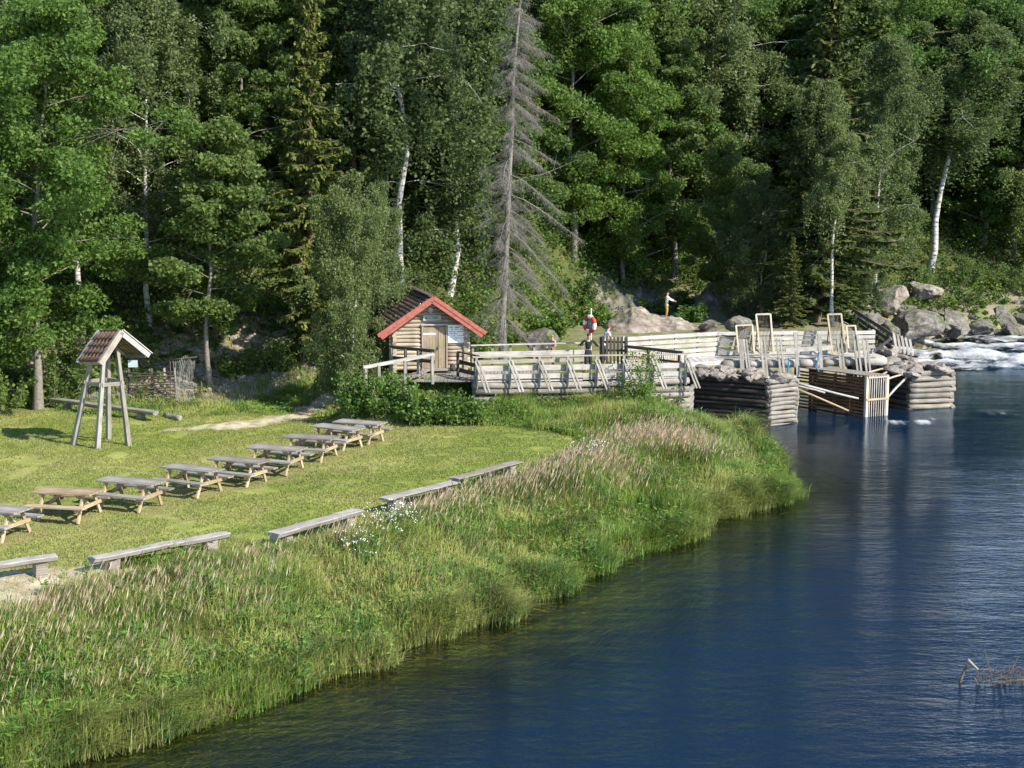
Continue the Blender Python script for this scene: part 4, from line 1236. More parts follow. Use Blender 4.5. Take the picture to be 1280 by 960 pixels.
def log_bench(a, b, wdt, th, label, hb=0.42, back=False):
    p0 = G(a[0], a[1], hb); p1 = G(b[0], b[1], hb)
    c = (p0 + p1) / 2; rz = math.atan2(p1.y - p0.y, p1.x - p0.x); L = (p1 - p0).length
    e = empty('log_bench', (c.x, c.y, hz1(c.x, c.y)), rz)
    tag(e, label, 'bench', 'log benches along the lawn')
    me = bmesh.new()
    # half log, flat on top, with an uneven edge and split ends
    n = 16; prev = None; rows = []
    for k in range(n + 1):
        t = k / n; x = -L / 2 + L * t
        wv = wdt * (1 + 0.10 * mnoise.noise((x * 0.9, c.x, 1)) + 0.04 * mnoise.noise((x * 4, c.x, 1)))
        oy = 0.04 * mnoise.noise((x * 0.6, c.x, 3)); oz = 0.02 * mnoise.noise((x * 0.8, c.x, 5))
        ring = []
        for (yy, zz) in ((-0.5, 0.0), (-0.46, 0.03), (0.0, 0.04), (0.46, 0.03), (0.5, 0.0), (0.36, -0.6), (0, -1.0), (-0.36, -0.6)):
            ring.append(me.verts.new((x + random.uniform(-.03, .03) * (k in (0, n)), oy + yy * wv, hb + oz + (zz * 0.5 if zz > 0 else zz * th) + random.uniform(-.006, .006))))
        rows.append(ring)
    uvl = me.loops.layers.uv.new('grain')
    for k in range(n):
        for i in range(8):
            f = me.faces.new((rows[k][i], rows[k + 1][i], rows[k + 1][(i + 1) % 8], rows[k][(i + 1) % 8]))
            for l, (du, dv) in zip(f.loops, ((0, 0), (1, 0), (1, 1), (0, 1))): l[uvl].uv = (L * (k + du) / n, (i + dv) * 0.09 + c.x)
    me.faces.new(rows[0][::-1]); me.faces.new(rows[n])
    bmesh.ops.recalc_face_normals(me, faces=me.faces)
    m = bpy.data.meshes.new('seat'); me.to_mesh(m); m.materials.append(M['white_wood' if not back else 'grey_wood'])
    link('seat', m, e)
    for sx in (-0.36, 0.36):
        mb = MB(); mb.beam((sx * L - 0.13, 0, (hb - th) / 2 - 0.03), (sx * L + 0.13, 0, (hb - th) / 2 - 0.03), wdt * 0.7, hb - th + 0.08, jit=0.03); mb.build('support', M['grey_log'], e)
    return e


log_bench((-78, 716), (70, 695), 0.34, 0.15, 'log bench cut off by the left edge of the photo, beside the bare sandy patch')
log_bench((115, 696), (284, 664), 0.34, 0.15, 'longest thick log bench right of the sandy patch')
log_bench((342, 664), (448, 634), 0.42, 0.17, 'split log bench with dark cracks above the large white flower clump')
log_bench((480, 623), (568, 602), 0.45, 0.09, 'flat plank bench with its near end overhanging its block')
log_bench((567, 596), (648, 575), 0.42, 0.09, 'flat plank bench farthest along the lawn edge toward the river')
log_bench((66, 497), (195, 514), 0.36, 0.16, 'long dark log bench behind the roofed bell stand', 0.42, True)
p = G(207, 519, 0.1); q = G(226, 523, 0.1)
mb = MB(); mb.log((p.x, p.y, 0.09), (q.x, q.y, 0.09), 0.12, 0.10)
tag(mb.build('log', M['grey_log']), 'short log lying in the grass under the hanging net', 'log')

# ------------------------------------------------------------------ bell stand
c0 = G(126, 557, 0); c0.z = 0
bt = empty('bell_stand', (c0.x, c0.y, hz1(c0.x, c0.y)))
tag(bt, 'little tiled roof on four splayed grey legs standing on the lawn', 'bell stand')
A = Vector((-0.98, -0.05, 0)); B = Vector((0.12, -0.85, 0)); Cc = Vector((1.03, -0.15, 0)); D = Vector((0, 0.95, 0))
lean = Vector((0.02, 0, 0))
tops = {}
for nme, b0 in (('a', A), ('b', B), ('c', Cc), ('d', D)):
    tpz = 3.36; tp = Vector((b0.x * 0.42 + 0.28, b0.y * 0.38 + 0.05, tpz)); tops[nme] = (b0, tp)
    mb = MB(); mb.beam(b0 + Vector((0, 0, -0.1)), tp, 0.17, 0.15, up=(0.7, 0.7, 0), taper=0.72); mb.build('leg', M['grey_wood'], bt)


def along(n_, z):
    b0, tp = tops[n_]; t = z / tp.z
    return b0.lerp(tp, t)


for a_, b_, zz in (('a', 'b', 2.18), ('b', 'c', 2.18), ('c', 'd', 2.24), ('d', 'a', 2.24)):
    p, q = along(a_, zz), along(b_, zz); dd = (q - p).normalized() * 0.1
    mb = MB(); mb.beam(p - dd, q + dd, 0.075, 0.13); mb.build('crossbeam', M['grey_wood'], bt)
rdir = Vector((-0.72, 0.69, 0)); gdir = Vector((0.69, 0.72, 0)); ctr = Vector((0.60, 0.02, 0))
TZ, EZ, HW, HL = 3.95, 3.08, 0.88, 0.70
tiltm = Matrix.Rotation(R(-7), 4, Vector((0.0, 1, 0))) if False else Matrix.Rotation(R(-6), 4, Vector((0, 1, 0)))


def rp(u, side, t, off=0.0):
    """point on the roof: u along ridge, side -1/+1, t 0 ridge..1 eave, off above the slope"""
    sl = Vector((gdir.x * side * HW, gdir.y * side * HW, EZ - TZ)); nrm = sl.cross(rdir * side).normalized()
    if nrm.z < 0: nrm = -nrm
    v = Vector((0, 0, TZ)) + rdir * u + sl * t + nrm * off
    v0 = Vector((0, 0, 3.0))
    return tiltm @ (v - v0) + v0 + ctr


for side in (-1, 1):
    mb = MB()
    for k in range(5):
        t0 = k / 5; t1 = (k + 0.98) / 5
        mb.beam(rp(-HL, side, (t0 + t1) / 2, 0.0), rp(HL, side, (t0 + t1) / 2, 0.0), 0.26, 0.025, up=tuple((rp(0, side, 0.5, 1) - rp(0, side, 0.5, 0)).normalized()))
    mb.build('roof_boards', M['grey_wood'], bt)
    mb = MB()
    for k in range(6):
        u = -HL + 0.10 + k * (2 * HL - 0.2) / 5
        for r_ in range(4):
            ta = 0.02 + r_ * 0.245; tb_ = ta + 0.27
            mb.log(rp(u, side, ta, 0.045), rp(u, side, min(1.02, tb_), 0.075), 0.085, 0.10, n=8, segs=1, wob=0)
        if k < 5:
            u2 = u + (2 * HL - 0.2) / 10
            mb.beam(rp(u2, side, 0.01, 0.035), rp(u2, side, 1.02, 0.035), 0.16, 0.03, up=tuple((rp(0, side, 0.5, 1) - rp(0, side, 0.5, 0)).normalized()))
    mb.build('roof_tiles', M['roof_tile'], bt)
    upv = tuple((rp(0, side, 0.5, 1) - rp(0, side, 0.5, 0)).normalized())
    for u in (-HL - 0.03, HL + 0.03):
        mb = MB(); mb.beam(rp(u, side, -0.03, 0.0), rp(u, side, 1.08, 0.0), 0.035, 0.19, up=upv)
        mb.beam(rp(u * 1.0, side, -0.02, 0.115), rp(u * 1.0, side, 1.10, 0.115), 0.13, 0.03, up=upv); mb.build('bargeboard', M['white_wood'], bt)
    mb = MB(); mb.beam(rp(-HL, side, 1.02, -0.06), rp(HL, side, 1.02, -0.06), 0.03, 0.16, up=upv); mb.build('eave_board', M['grey_wood'], bt)
mb = MB(); mb.beam(rp(-HL, 1, 0.0, 0.10), rp(HL, 1, 0.0, 0.10), 0.2, 0.05); mb.build('ridge_cap', M['roof_tile'], bt)
mb = MB(); mb.beam(rp(-HL + 0.08, 1, 0.0, -0.10), rp(HL - 0.08, 1, 0.0, -0.10), 0.12, 0.14); mb.build('ridge_beam', M['grey_wood'], bt)

# ------------------------------------------------------------------ things by the wood edge on the left
fx, fy = G(162, 505, 0).x, G(162, 505, 0).y
wf = empty('wattle_fence', (fx, fy, hz1(fx, fy)), R(8))
tag(wf, 'low dark fence of thin horizontal poles behind the bell stand', 'fence')
mb = MB()
for k in range(9):
    for j in range(2): mb.log((-0.1 + j * 1.0, random.uniform(-.05, .05), 0.12 + k * 0.125), (1.0 + j * 0.9, random.uniform(-.05, .05), 0.12 + k * 0.125 + random.uniform(-.03, .03)), 0.028, n=6, segs=3)
mb.build('rail', M['dark_wood'], wf)
for xx in (0.0, 0.95, 1.45, 1.9):
    mb = MB(); mb.log((xx, 0.06, -0.1), (xx, 0.06, 1.32), 0.05, n=7, segs=2); mb.build('post', M['grey_wood'] if xx > 1.2 else M['dark_wood'], wf)
p = G(168, 499, 0)
sg = empty('notice_sign', (p.x, p.y, hz1(p.x, p.y)), R(6)); tag(sg, 'small pale bluish board fixed beside the dark pole fence', 'sign')
mb = MB(); mb.beam((0, 0.02, -0.1), (0, 0.02, 1.0), 0.06, 0.05); mb.build('post', M['dark_wood'], sg)
mb = MB(); mb.beam((-0.2, -0.03, 0.88), (0.2, -0.03, 0.88), 0.03, 0.3); mb.build('board', plain('pale_blue_board', (0.42, 0.52, 0.55), 0.6, 0.1), sg)

p = G(229, 512, 0.0)
ne = empty('fishing_net', (p.x, p.y, hz1(p.x, p.y)), R(4)); tag(ne, 'pale fishing net hung up to dry beside the pole fence', 'net')
mb = MB(); mb.log((-0.52, 0.1, 2.0), (0.62, 0.1, 2.15), 0.03, n=6, segs=2); mb.log((-0.5, 0.12, -0.2), (-0.5, 0.12, 2.05), 0.025, n=6); mb.build('pole', M['dark_wood'], ne)
nm = NM()


def netp(u, v):
    wv = 0.5 - 0.22 * v ** 1.5
    return np.array([(u * 2 - 1) * wv + 0.08 * math.sin(v * 5 + u * 3) + 0.05, 0.1 + 0.16 * math.sin(u * 14 + v * 2) * (0.3 + v), 2.08 - 2.0 * v - 0.12 * math.sin(u * 9)])


for q in range(2):
    for i in range(15):
        pts = []
        for k in range(16):
            v = k / 15; u = (i / 14 + (0.35 * v if q else -0.35 * v)) % 1.0
            pts.append((u, v))
        seg = [[]]
        for j, (u, v) in enumerate(pts):
            if j and abs(u - pts[j - 1][0]) > 0.5: seg.append([])
            seg[-1].append(netp(u, v))
        for sg_ in seg:
            if len(sg_) > 2:
                V_, F_ = tube(np.array(sg_), np.full(len(sg_), 0.006), 3); nm.add(V_, F_)
link('mesh', nm.mesh('net_mesh', M['net']), ne)

# ------------------------------------------------------------------ hut
HX, HY = (536.5 - 640) / FPX * 57.0 * 1.0, 57.0
FZ = 1.62
hut = empty('log_hut', (HX, HY, FZ), R(13))
tag(hut, 'small log hut with red roof edges and a wooden door', 'hut')
W2, DP, EV, SL = 1.55, 4.6, 1.78, 0.70
AP = EV + W2 * SL
lr = 0.085
mb = MB()
for sx in (-1, 1):
    z = lr - 0.1
    while z < EV + 0.02:
        mb.log((sx * (W2 - lr), -0.16, z), (sx * (W2 - lr), DP + 0.16, z), lr * 1.06, n=8, wob=0.01); z += lr * 1.86
mb.build('side_wall', M['hut_log'], hut)


def gable(y, door):
    mb = MB(); z = lr - 0.02
    while z < AP - 0.12:
        hw = W2 + 0.12 if z < EV else (AP - z) / SL - 0.05
        if door and z < 1.78:
            mb.log((-hw, y, z), (-0.33, y, z), lr * 1.04, n=8, wob=0.008); mb.log((0.71, y, z), (hw, y, z), lr * 1.04, n=8, wob=0.008)
        else: mb.log((-hw, y, z), (hw, y, z), lr * 1.04, n=8, wob=0.008)
        z += lr * 1.86
    return mb


gable(0.0, True).build('front_wall', M['hut_log'], hut)
gable(DP, False).build('back_wall', M['hut_log'], hut)
mb = MB()
for sx in (-1, 1):
    for k in range(6):
        pass
dr = empty('x') if False else None
mb = MB()
for k in range(5): mb.beam((-0.20 + k * 0.118, -0.085, 0.04), (-0.20 + k * 0.118, -0.085, 1.72), 0.112, 0.05, up=(0, 1, 0))
for k in range(3): mb.beam((0.40 + k * 0.10, -0.080, 0.04), (0.40 + k * 0.10, -0.080, 1.72), 0.094, 0.05, up=(0, 1, 0))
door = mb.build('door', M['door_wood'], hut)
mb = MB(); mb.box((0.30, -0.13, 0.86), (0.03, 0.03, 0.14)); mb.build('handle', M['dark_wood'], door)
mb = MB(); mb.box((-0.02, -0.118, 1.45), (0.50, 0.012, 0.07)); mb.build('nameplate', M['white_paint'], door)
mb = MB()
mb.beam((-0.31, -0.10, 0.0), (-0.31, -0.10, 1.80), 0.075, 0.10, up=(0, 1, 0)); mb.beam((0.69, -0.10, 0.0), (0.69, -0.10, 1.80), 0.06, 0.10, up=(0, 1, 0)); mb.build('door_frame', M['door_wood'], hut)
mb = MB(); mb.beam((-0.38, -0.13, 1.83), (0.76, -0.13, 1.83), 0.12, 0.05); mb.build('lintel', M['dull_white'], hut)
mb = MB(); mb.beam((-0.4, -0.22, -0.01), (0.8, -0.22, -0.01), 0.35, 0.08); mb.build('doorstep', M['grey_wood'], hut)
# sign and notice
mb = MB(); mb.box((0.08, -0.15, 2.11), (0.74, 0.03, 0.21)); sb = mb.build('sign_board', M['dull_white'], hut)
cu = bpy.data.curves.new('lettering', 'FONT'); cu.body = 'KIOSK'; cu.size = 0.19; cu.align_x = 'CENTER'; cu.align_y = 'CENTER'; cu.extrude = 0.003
cu.materials.append(M['ink'])
tmp = bpy.data.objects.new('lettering_outline', cu); lme = bpy.data.meshes.new_from_object(tmp); bpy.data.objects.remove(tmp)
lo = link('lettering', lme, sb); lo.location = (0.08, -0.169, 2.11); lo.rotation_euler = (R(90), 0, 0)
mb = MB(); mb.box((1.14, -0.13, 1.43), (0.80, 0.025, 0.74)); nb = mb.build('notice_board', M['white_paint'], hut)
mb = MB(); rr_ = random.Random(4)
for r_ in range(7):
    x_ = 0.80; zl = 1.70 - r_ * 0.088
    while x_ < 1.46:
        wl = rr_.uniform(0.02, 0.07)
        if rr_.random() < 0.62: mb.box((x_ + wl / 2, -0.1445, zl), (wl, 0.003, 0.026 if r_ else 0.04))
        x_ += wl + 0.02
mb.box((1.46, -0.1445, 1.72), (0.07, 0.003, 0.08))
mb.build('lettering', M['ink'], nb)
lm = MB()
ring = [(0.02 + 0.115 * math.cos(a), -0.14, 2.44 + 0.115 * math.sin(a)) for a in np.linspace(0, 6.283, 17)[:-1]]
lm.poly(ring, (0, 0.04, 0)); lm.poly([(-0.06, -0.15, 2.37), (0.03, -0.15, 2.20), (0.07, -0.15, 2.36)], (0, 0.04, 0))
pq = lm.build('round_plaque', M['dull_white'], hut)
lm = MB(); ring = [(0.025 + 0.062 * math.cos(a), -0.152, 2.455 + 0.062 * math.sin(a)) for a in np.linspace(0, 6.283, 13)[:-1]]
lm.poly(ring, (0, 0.011, 0)); lm.build('disc', M['steel'], pq)
# roof
OV, EVX = 0.62, 0.42


def hp(x, y, off=0.0):
    s_ = 1 if x >= 0 else -1
    nx_, nz_ = s_ * SL / math.hypot(1, SL), 1 / math.hypot(1, SL)
    return Vector((x + nx_ * off, y, AP - abs(x) * SL + nz_ * off))


for sx in (-1, 1):
    upv = (sx * SL, 0, 1)
    mb = MB(); xe = sx * (W2 + EVX)
    mb.poly([hp(sx * 0.001, -OV, 0.02), hp(xe, -OV, 0.02), hp(xe, -OV, 0.07), hp(sx * 0.001, -OV, 0.07)], (0, DP + 2 * OV, 0))
    rf = mb.build('roof', M['dark_wood'], hut)
    mb = MB()
    nrow = 13
    for r_ in range(nrow):
        x0 = 0.02 + r_ * (W2 + EVX + 0.02) / nrow; x1 = x0 + (W2 + EVX + 0.02) / nrow * 1.12
        y = -OV + 0.12
        while y < DP + OV - 0.02:
            mb.log(hp(sx * x0, y, 0.09), hp(sx * x1, y + random.uniform(-.01, .01), 0.125 + random.uniform(-.01, .012)), 0.052, 0.06, n=6, segs=1, wob=0); y += 0.14
    mb.build('roof_tiles', M['roof_old'], rf)
    mb = MB()
    mb.beam(hp(sx * 0.0, -OV - 0.03, 0.0), hp(sx * (W2 + EVX + 0.12), -OV - 0.03, 0.0), 0.03, 0.20 if sx > 0 else 0.215, up=upv)
    mb.beam(hp(sx * 0.0, -OV - 0.055, 0.13), hp(sx * (W2 + EVX + 0.17), -OV - 0.055, 0.13), 0.03, 0.15, up=upv)
    mb.build('bargeboard', M['red_paint'], hut)
mb = MB(); mb.beam((0, -OV - 0.02, AP + 0.17), (0, DP + OV, AP + 0.17), 0.24, 0.05); mb.build('ridge_cap', M['roof_old'], hut)
m3 = hut.matrix_basis
p = m3 @ Vector((0.86, -0.42, 0))
# dark stone beside the door


def stone(name, c, r, mat, seed, label=None, cat='rock', group=None, sub=3, amp=0.35, kind=None):
    bm_ = bmesh.new(); bmesh.ops.create_icosphere(bm_, subdivisions=sub, radius=1.0)
    rs = random.Random(seed); o3 = Vector((rs.uniform(-50, 50), rs.uniform(-50, 50), rs.uniform(-50, 50)))
    planes = []
    for _ in range(13):
        v = Vector((rs.gauss(0, 1), rs.gauss(0, 1), rs.gauss(0, 1))).normalized(); planes.append((v, rs.uniform(0.45, 0.82)))
    for v in bm_.verts:
        q = v.co.copy()
        for nv, dd in planes:
            t = q.dot(nv)
            if t > dd: q -= nv * (t - dd) * 0.98
        nz = mnoise.fractal(q * 1.6 + o3, 0.9, 2.1, 5)
        q *= 1.18 + amp * 0.6 * nz
        v.co = Vector((q.x * r[0], q.y * r[1], q.z * r[2]))
    me = bpy.data.meshes.new(name); bm_.to_mesh(me); bm_.free()
    for pl in me.polygons: pl.use_smooth = True
    try: me.set_sharp_from_angle(angle=R(32))
    except Exception: pass
    me.materials.append(M[mat])
    o = link(name, me); o.location = c; o.rotation_euler = (rs.uniform(-.2, .2), rs.uniform(-.2, .2), rs.uniform(0, 6.28))
    tag(o, label, cat, group, kind)
    return o


M['dark_stone'] = plain('dark_stone', (0.05, 0.047, 0.045), 0.9, 0.3)
stone('doorstone', (p.x, p.y, FZ + 0.08), (0.14, 0.12, 0.16), 'dark_stone', 3, 'small dark stone on the boards beside the hut door', 'stone', None, 2)

# ------------------------------------------------------------------ boardwalk, railings
def PX(px, Y, z): return Vector(((px - 640) / FPX * (Y * math.cos(PITCH) - (z - CAM_Z) * math.sin(PITCH)), Y, z))


DK = 1.45
bw = empty('boardwalk', (0, 56, 0)); tag(bw, 'grey plank boardwalk leading from the hut door to the sluice', 'boardwalk')
mb = MB()
xs0 = PX(592, 54.4, DK).x; xs1 = PX(858, 57.3, DK).x
x = PX(515, 55, DK).x
while x < xs1:
    t = min(1, max(0, (x - xs0) / (xs1 - xs0))); yf = 54.45 + 2.8 * t; zz = DK - 0.22 * t
    mb.beam((x, yf, zz), (x, yf + 3.6, zz + random.uniform(-.008, .008)), 0.135, 0.05); x += 0.15
mb.build('deck_planks', M['grey_wood'], bw, (0, 56, 0)).location = (0, 0, 0)
mb = MB()
f0 = Vector((xs0, 54.4, DK)); f1 = Vector((xs1, 57.2, DK - 0.22))
for k in range(2): mb.log(f0 + Vector((-0.05, 0.05, -0.17 - 0.28 * k)), f1 + Vector((0.1, 0.05, -0.17 - 0.28 * k)), 0.14 - 0.01 * k, 0.13, n=10, segs=8, wob=0.04)
for k in range(5): mb.log(f0 + Vector((-0.1, 0.1, -0.72 - 0.24 * k)), f1 + Vector((0.15, 0.1, -0.72 - 0.24 * k)), 0.12, 0.12, n=9, segs=8, wob=0.04)
for k in range(5):
    q = f1 + Vector((0.05, 0.1, -0.72 - 0.24 * k)); mb.log(q, q + Vector((0.5, 2.4, 0)), 0.12, n=9)
mb.build('edge_log', M['grey_log'], bw, (0, 56, 0)).location = (0, 0, 0)


def railing(name, a, b, hgt, boards, posts, label, mats=('white_wood', 'grey_wood'), braces=(), cap=True, bside=-1, bt_=0.035, pw_=0.10):
    """a, b = deck-level end points; boards = [(height above deck, board height)]"""
    e = empty(name, (a + b) / 2); tag(e, label, 'railing')
    o3 = (a + b) / 2; dr_ = (b - a); L = dr_.length; dn = dr_.normalized(); side = Vector((dn.y, -dn.x, 0)).normalized() * (1 if bside < 0 else -1)
    if cap:
        mb = MB(); mb.beam(a + Vector((0, 0, hgt)) - dn * 0.05 - o3, b + Vector((0, 0, hgt)) + dn * 0.05 - o3, 0.15, 0.045 if name == 'railing' else 0.12); mb.build('top_rail', M[mats[0]], e)
    nb = max(1, int(L / 3.2))
    for hh, bh in boards:
        mb = MB()
        for k in range(nb):
            s0 = a.lerp(b, k / nb) + dn * 0.006; s1 = a.lerp(b, (k + 1) / nb) - dn * 0.006
            oz = random.uniform(-.02, .02)
            mb.beam(s0 + Vector((0, 0, hh + oz)) + side * -0.02 - o3, s1 + Vector((0, 0, hh + oz + random.uniform(-.015, .015))) + side * -0.02 - o3, bt_, bh)
        mb.build('board', M[mats[0]], e)
    for k, t in enumerate(posts):
        q = a.lerp(b, t) - o3 + side * (0.02 + bt_ / 2 + 0.045)
        mb = MB(); mb.beam(q + Vector((0, 0, -0.28)), q + Vector((0, 0, hgt - 0.025)), pw_, 0.085, up=side); mb.build('post', M[mats[1]], e)
        if braces == 'all' or t in braces:
            for dd in (-0.07, 0.07):
                q2 = q + dn * dd + side * 0.06
                mb = MB(); mb.beam(q2 + Vector((0, 0, hgt - 0.15)), q2 + side * 0.55 + dn * 0.30 + Vector((0, 0, -0.36)), 0.05, 0.07, up=dn); mb.build('brace', M[mats[1]], e)
    return e


railing('railing', f0, f1, 0.97, [(0.50, 0.21), (0.17, 0.19), (0.0 + 0.0, 0.05)], [0.01, 0.16, 0.295, 0.425, 0.56, 0.69, 0.83, 0.99], 'long pale front railing of the boardwalk with slanting braces', braces='all')
mbx = None
a = PX(590, 57.6, DK + 0.05); b = PX(731, 58.6, DK + 0.05)
railing('railing', a, b, 1.02, [(0.66, 0.19), (0.30, 0.16), (0.05, 0.14)], [0.01, 0.18, 0.34, 0.55, 0.72, 0.98], 'pale rear railing of the boardwalk in front of the dead spruce', bside=1)
a = PX(574, 55.9, DK); b = PX(597, 54.5, DK)
railing('railing', a, b, 1.0, [(0.62, 0.16), (0.25, 0.17)], [0.03, 0.97], 'short dark end railing at the left corner of the boardwalk', mats=('dark_wood', 'dark_wood'))  # faces away from the sun; its shade is put in as dark wood colour
a = PX(456, 52.9, 1.35); b = PX(541, 53.9, 1.72)
railing('handrail', a, b, 0.86, [], [0.01, 0.20, 0.58, 0.985], 'white sloping handrail of the ramp above the leafy hedge', mats=('dull_white', 'grey_wood'))
a = PX(490, 56.2, 1.75); b = PX(543, 54.8, 1.75)
railing('handrail', a, b, 0.86, [(0.42, 0.14)], [0.02, 0.36, 0.66, 0.98], 'dark handrail in front of the hut wall, left of the door', mats=('dark_wood', 'grey_wood'))
mb = MB(); s0 = PX(452, 53.2, 1.3); s1 = PX(520, 54.6, 1.62)
for k in range(14):
    q = s0.lerp(s1, k / 13); mb.beam(q, q + Vector((0.35, 1.6, 0.05)), 0.17, 0.05)
tag(mb.build('ramp', M['grey_wood']), 'plank ramp climbing from the path to the hut door', 'ramp')

# far railing of the sluice walkway
c1 = PX(778, 62.6, 1.20); c2 = PX(896, 65.6, 1.12); c3 = PX(1093, 67.2, 1.05)
brd = [(0.10 + 0.235 * k, 0.165) for k in range(5)]
railing('railing', c1, c2, 1.18, brd, [0.02, 0.3, 0.56, 0.8], 'long white railing with five boards running back from the picket gate', mats=('dull_white', 'white_wood'), cap=False, bside=1)
railing('railing', c2 + Vector((0.03, 0, 0)), c3, 1.18, brd, [0.0, 0.25, 0.41, 0.6, 0.8, 0.99], 'long white railing with five boards behind the sluice frames', mats=('dull_white', 'white_wood'), cap=False, bside=1)
wk = empty('walkway', (0, 64, 0)); tag(wk, 'pale plank walkway across the top of the sluice', 'walkway')
mb = MB()
for i in range(34):
    t = i / 33; q = PX(772, 61.0, 1.18).lerp(PX(903, 64.4, 1.10), t); mb.beam(q, q + Vector((-0.1, 1.7, 0.01)), 0.15, 0.05)
for i in range(52):
    t = i / 51; q = PX(906, 64.5, 1.08).lerp(PX(1104, 66.0, 1.02), t); mb.beam(q, q + Vector((-0.1, 1.5, 0.0)), 0.145, 0.05)
mb.build('deck_planks', M['dull_white'], wk, (0, 64, 0)).location = (0, 0, 0)
mb = MB()
q0 = PX(772, 60.95, 1.05); q1 = PX(903, 64.35, 0.97); mb.beam(q0, q1, 0.06, 0.2); mb.build('edge_board', M['dull_white'], wk, (0, 64, 0)).location = (0, 0, 0)
segs_ = [(903, 926), (934, 953), (958, 973), (978, 994), (999, 1022), (1030, 1049), (1055, 1069), (1076, 1107)]
for i, (u0, u1) in enumerate(segs_):
    t0 = (u0 - 903) / 204; t1 = (u1 - 903) / 204
    y0, y1 = 64.25 + 1.3 * t0, 64.25 + 1.3 * t1
    mb = MB(); mb.log(PX(u0, y0, 0.86), PX(u1, y1, 0.86), 0.19, n=12, segs=2, wob=0.01)
    mb.build('sill_log', M['white_wood'], wk, (0, 64, 0)).location = (0, 0, 0)
for u_ in (930, 1015, 1090):
    q = PX(u_, 66.5, 0); mb = MB(); mb.log(Vector((q.x, q.y, -3)), Vector((q.x, q.y, 1.0)), 0.16); mb.build('pile', M['shaded_log'], wk, (0, 64, 0)).location = (0, 0, 0)
# needle posts leaning on the sill
for u0, u1, yt, yb, wide, lab in ((926, 928, 424, 458, 0.20, 'broad pale sluice plank beside the left small frame'), (931, 936, 424, 459, 0.08, 'pair lath leaning on the sill right of the broad plank'),
                                  (953, 957, 424, 464, 0.09, 'grey sluice post pair under the tall left frame'), (973, 979, 423, 470, 0.09, 'grey sluice post pair right of the tall left frame'),
                                  (994, 998, 415, 467, 0.16, 'thick square sluice post left of the blue rope'), (1024, 1027, 417, 463, 0.17, 'thick square sluice post right of the blue rope'),
                                  (1049, 1054, 423, 466, 0.09, 'grey sluice post pair under the tall right frame'), (1069, 1075, 418, 467, 0.09, 'grey sluice post pair beside the small right frame'),
                                  (1081, 1086, 424, 465, 0.09, 'last grey sluice post pair at the right end')):
    t = (u0 - 903) / 204; Yb = 63.9 + 1.3 * t
    e = empty('sluice_post', (0, 0, 0)); tag(e, lab, 'post', 'sluice posts leaning against the walkway')
    b_ = P((u1), yb, Yb - 0.05); t_ = P(u0, yt, Yb + 0.12); e.location = b_
    offs = (0,) if wide > 0.12 else ((-0.085, 0.085) if u1 - u0 < 8 and 'lath' not in lab else (-0.06, 0.06))
    for k in offs:
        mb = MB(); mb.beam(Vector((k, 0, -0.15)), t_ - b_ + Vector((k, 0, 0)), wide, 0.09, up=(0, 1, 0)); mb.build('lath', M['white_wood'], e)
# slatted sluice frames
for (x0, y0), (x1, y1), (x2, y2), (x3, y3), lab in (
        ((920, 407), (940.5, 406), (942.5, 441), (923.5, 441), 'small pale wooden sluice frame at the left end'),
        ((945, 393), (963, 392.5), (967, 441), (950.5, 441), 'tall pale wooden sluice frame at the left, filled with slats'),
        ((1034.5, 393), (1051.5, 392.5), (1057, 440), (1040.5, 441), 'tall pale wooden sluice frame at the right'),
        ((1058, 407.5), (1069, 407), (1073.5, 440), (1061, 440), 'narrow small pale sluice frame at the right end')):
    t = (x0 - 903) / 204; Yb = 64.6 + 1.2 * t
    p0, p1, p2, p3 = P(x0, y0, Yb + 0.5), P(x1, y1, Yb + 0.5), P(x2, y2, Yb), P(x3, y3, Yb)
    e = empty('sluice_gate', p3); tag(e, lab, 'gate', 'sluice frames standing on the walkway')
    mb = MB()
    for a_, b_ in ((p0, p1), (p1, p2), (p2, p3), (p3, p0)): mb.beam(a_ - p3, b_ - p3, 0.075, 0.075, up=(0, 1, 0))
    mb.build('frame', M['new_wood'], e)
    mb = MB()
    for k in range(9):
        s_ = (k + 1) / 10; mb.beam(p0.lerp(p1, s_) - p3 + Vector((0, 0.05, 0)), p3.lerp(p2, s_) - p3 + Vector((0, 0.05, 0)), 0.022, 0.02, up=(0, 1, 0))
    mb.build('slats', M['dark_wood'], e)
    mb = MB()
    for a_, b_ in ((p0, p3), (p1, p2)):
        q = a_.lerp(b_, 0.3); mb.beam(q - p3, b_ - p3 + Vector((-0.05, 1.0, 0.0)), 0.05, 0.05)
    mb.build('prop', M['grey_wood'], e)
mb = MB(); mb.beam(P(982, 438, 64.4), P(1041, 434, 64.9), 0.05, 0.2, up=(0, 0, 1)); tag(mb.build('loose_plank', M['white_wood']), 'loose pale plank laid across the two thick sluice posts', 'plank')
cvs = [(986, 447, 0.02), (985.5, 456, 0.0), (984, 469, -0.02)]
nm = NM(); V_, F_ = tube(np.array([tuple(P(a_, b_, 63.9)) for a_, b_, _ in cvs]), [0.03] * 3, 5); nm.add(V_, F_)
tag(link('rope', nm.mesh('rope', M['blue_rope'], True)), 'blue rope hanging over the sluice sill between two thick posts', 'rope')
nm = NM(); V_, F_ = tube(np.array([tuple(P(a_, b_, 63.9)) for a_, b_ in ((1024, 440), (1022, 452), (1019, 458), (1023, 463))]), [0.03] * 4, 5); nm.add(V_, F_)
tag(link('rope', nm.mesh('rope', M['blue_rope'], True)), 'blue rope tied round the thick post right of the loose plank', 'rope')

# ------------------------------------------------------------------ log cribs


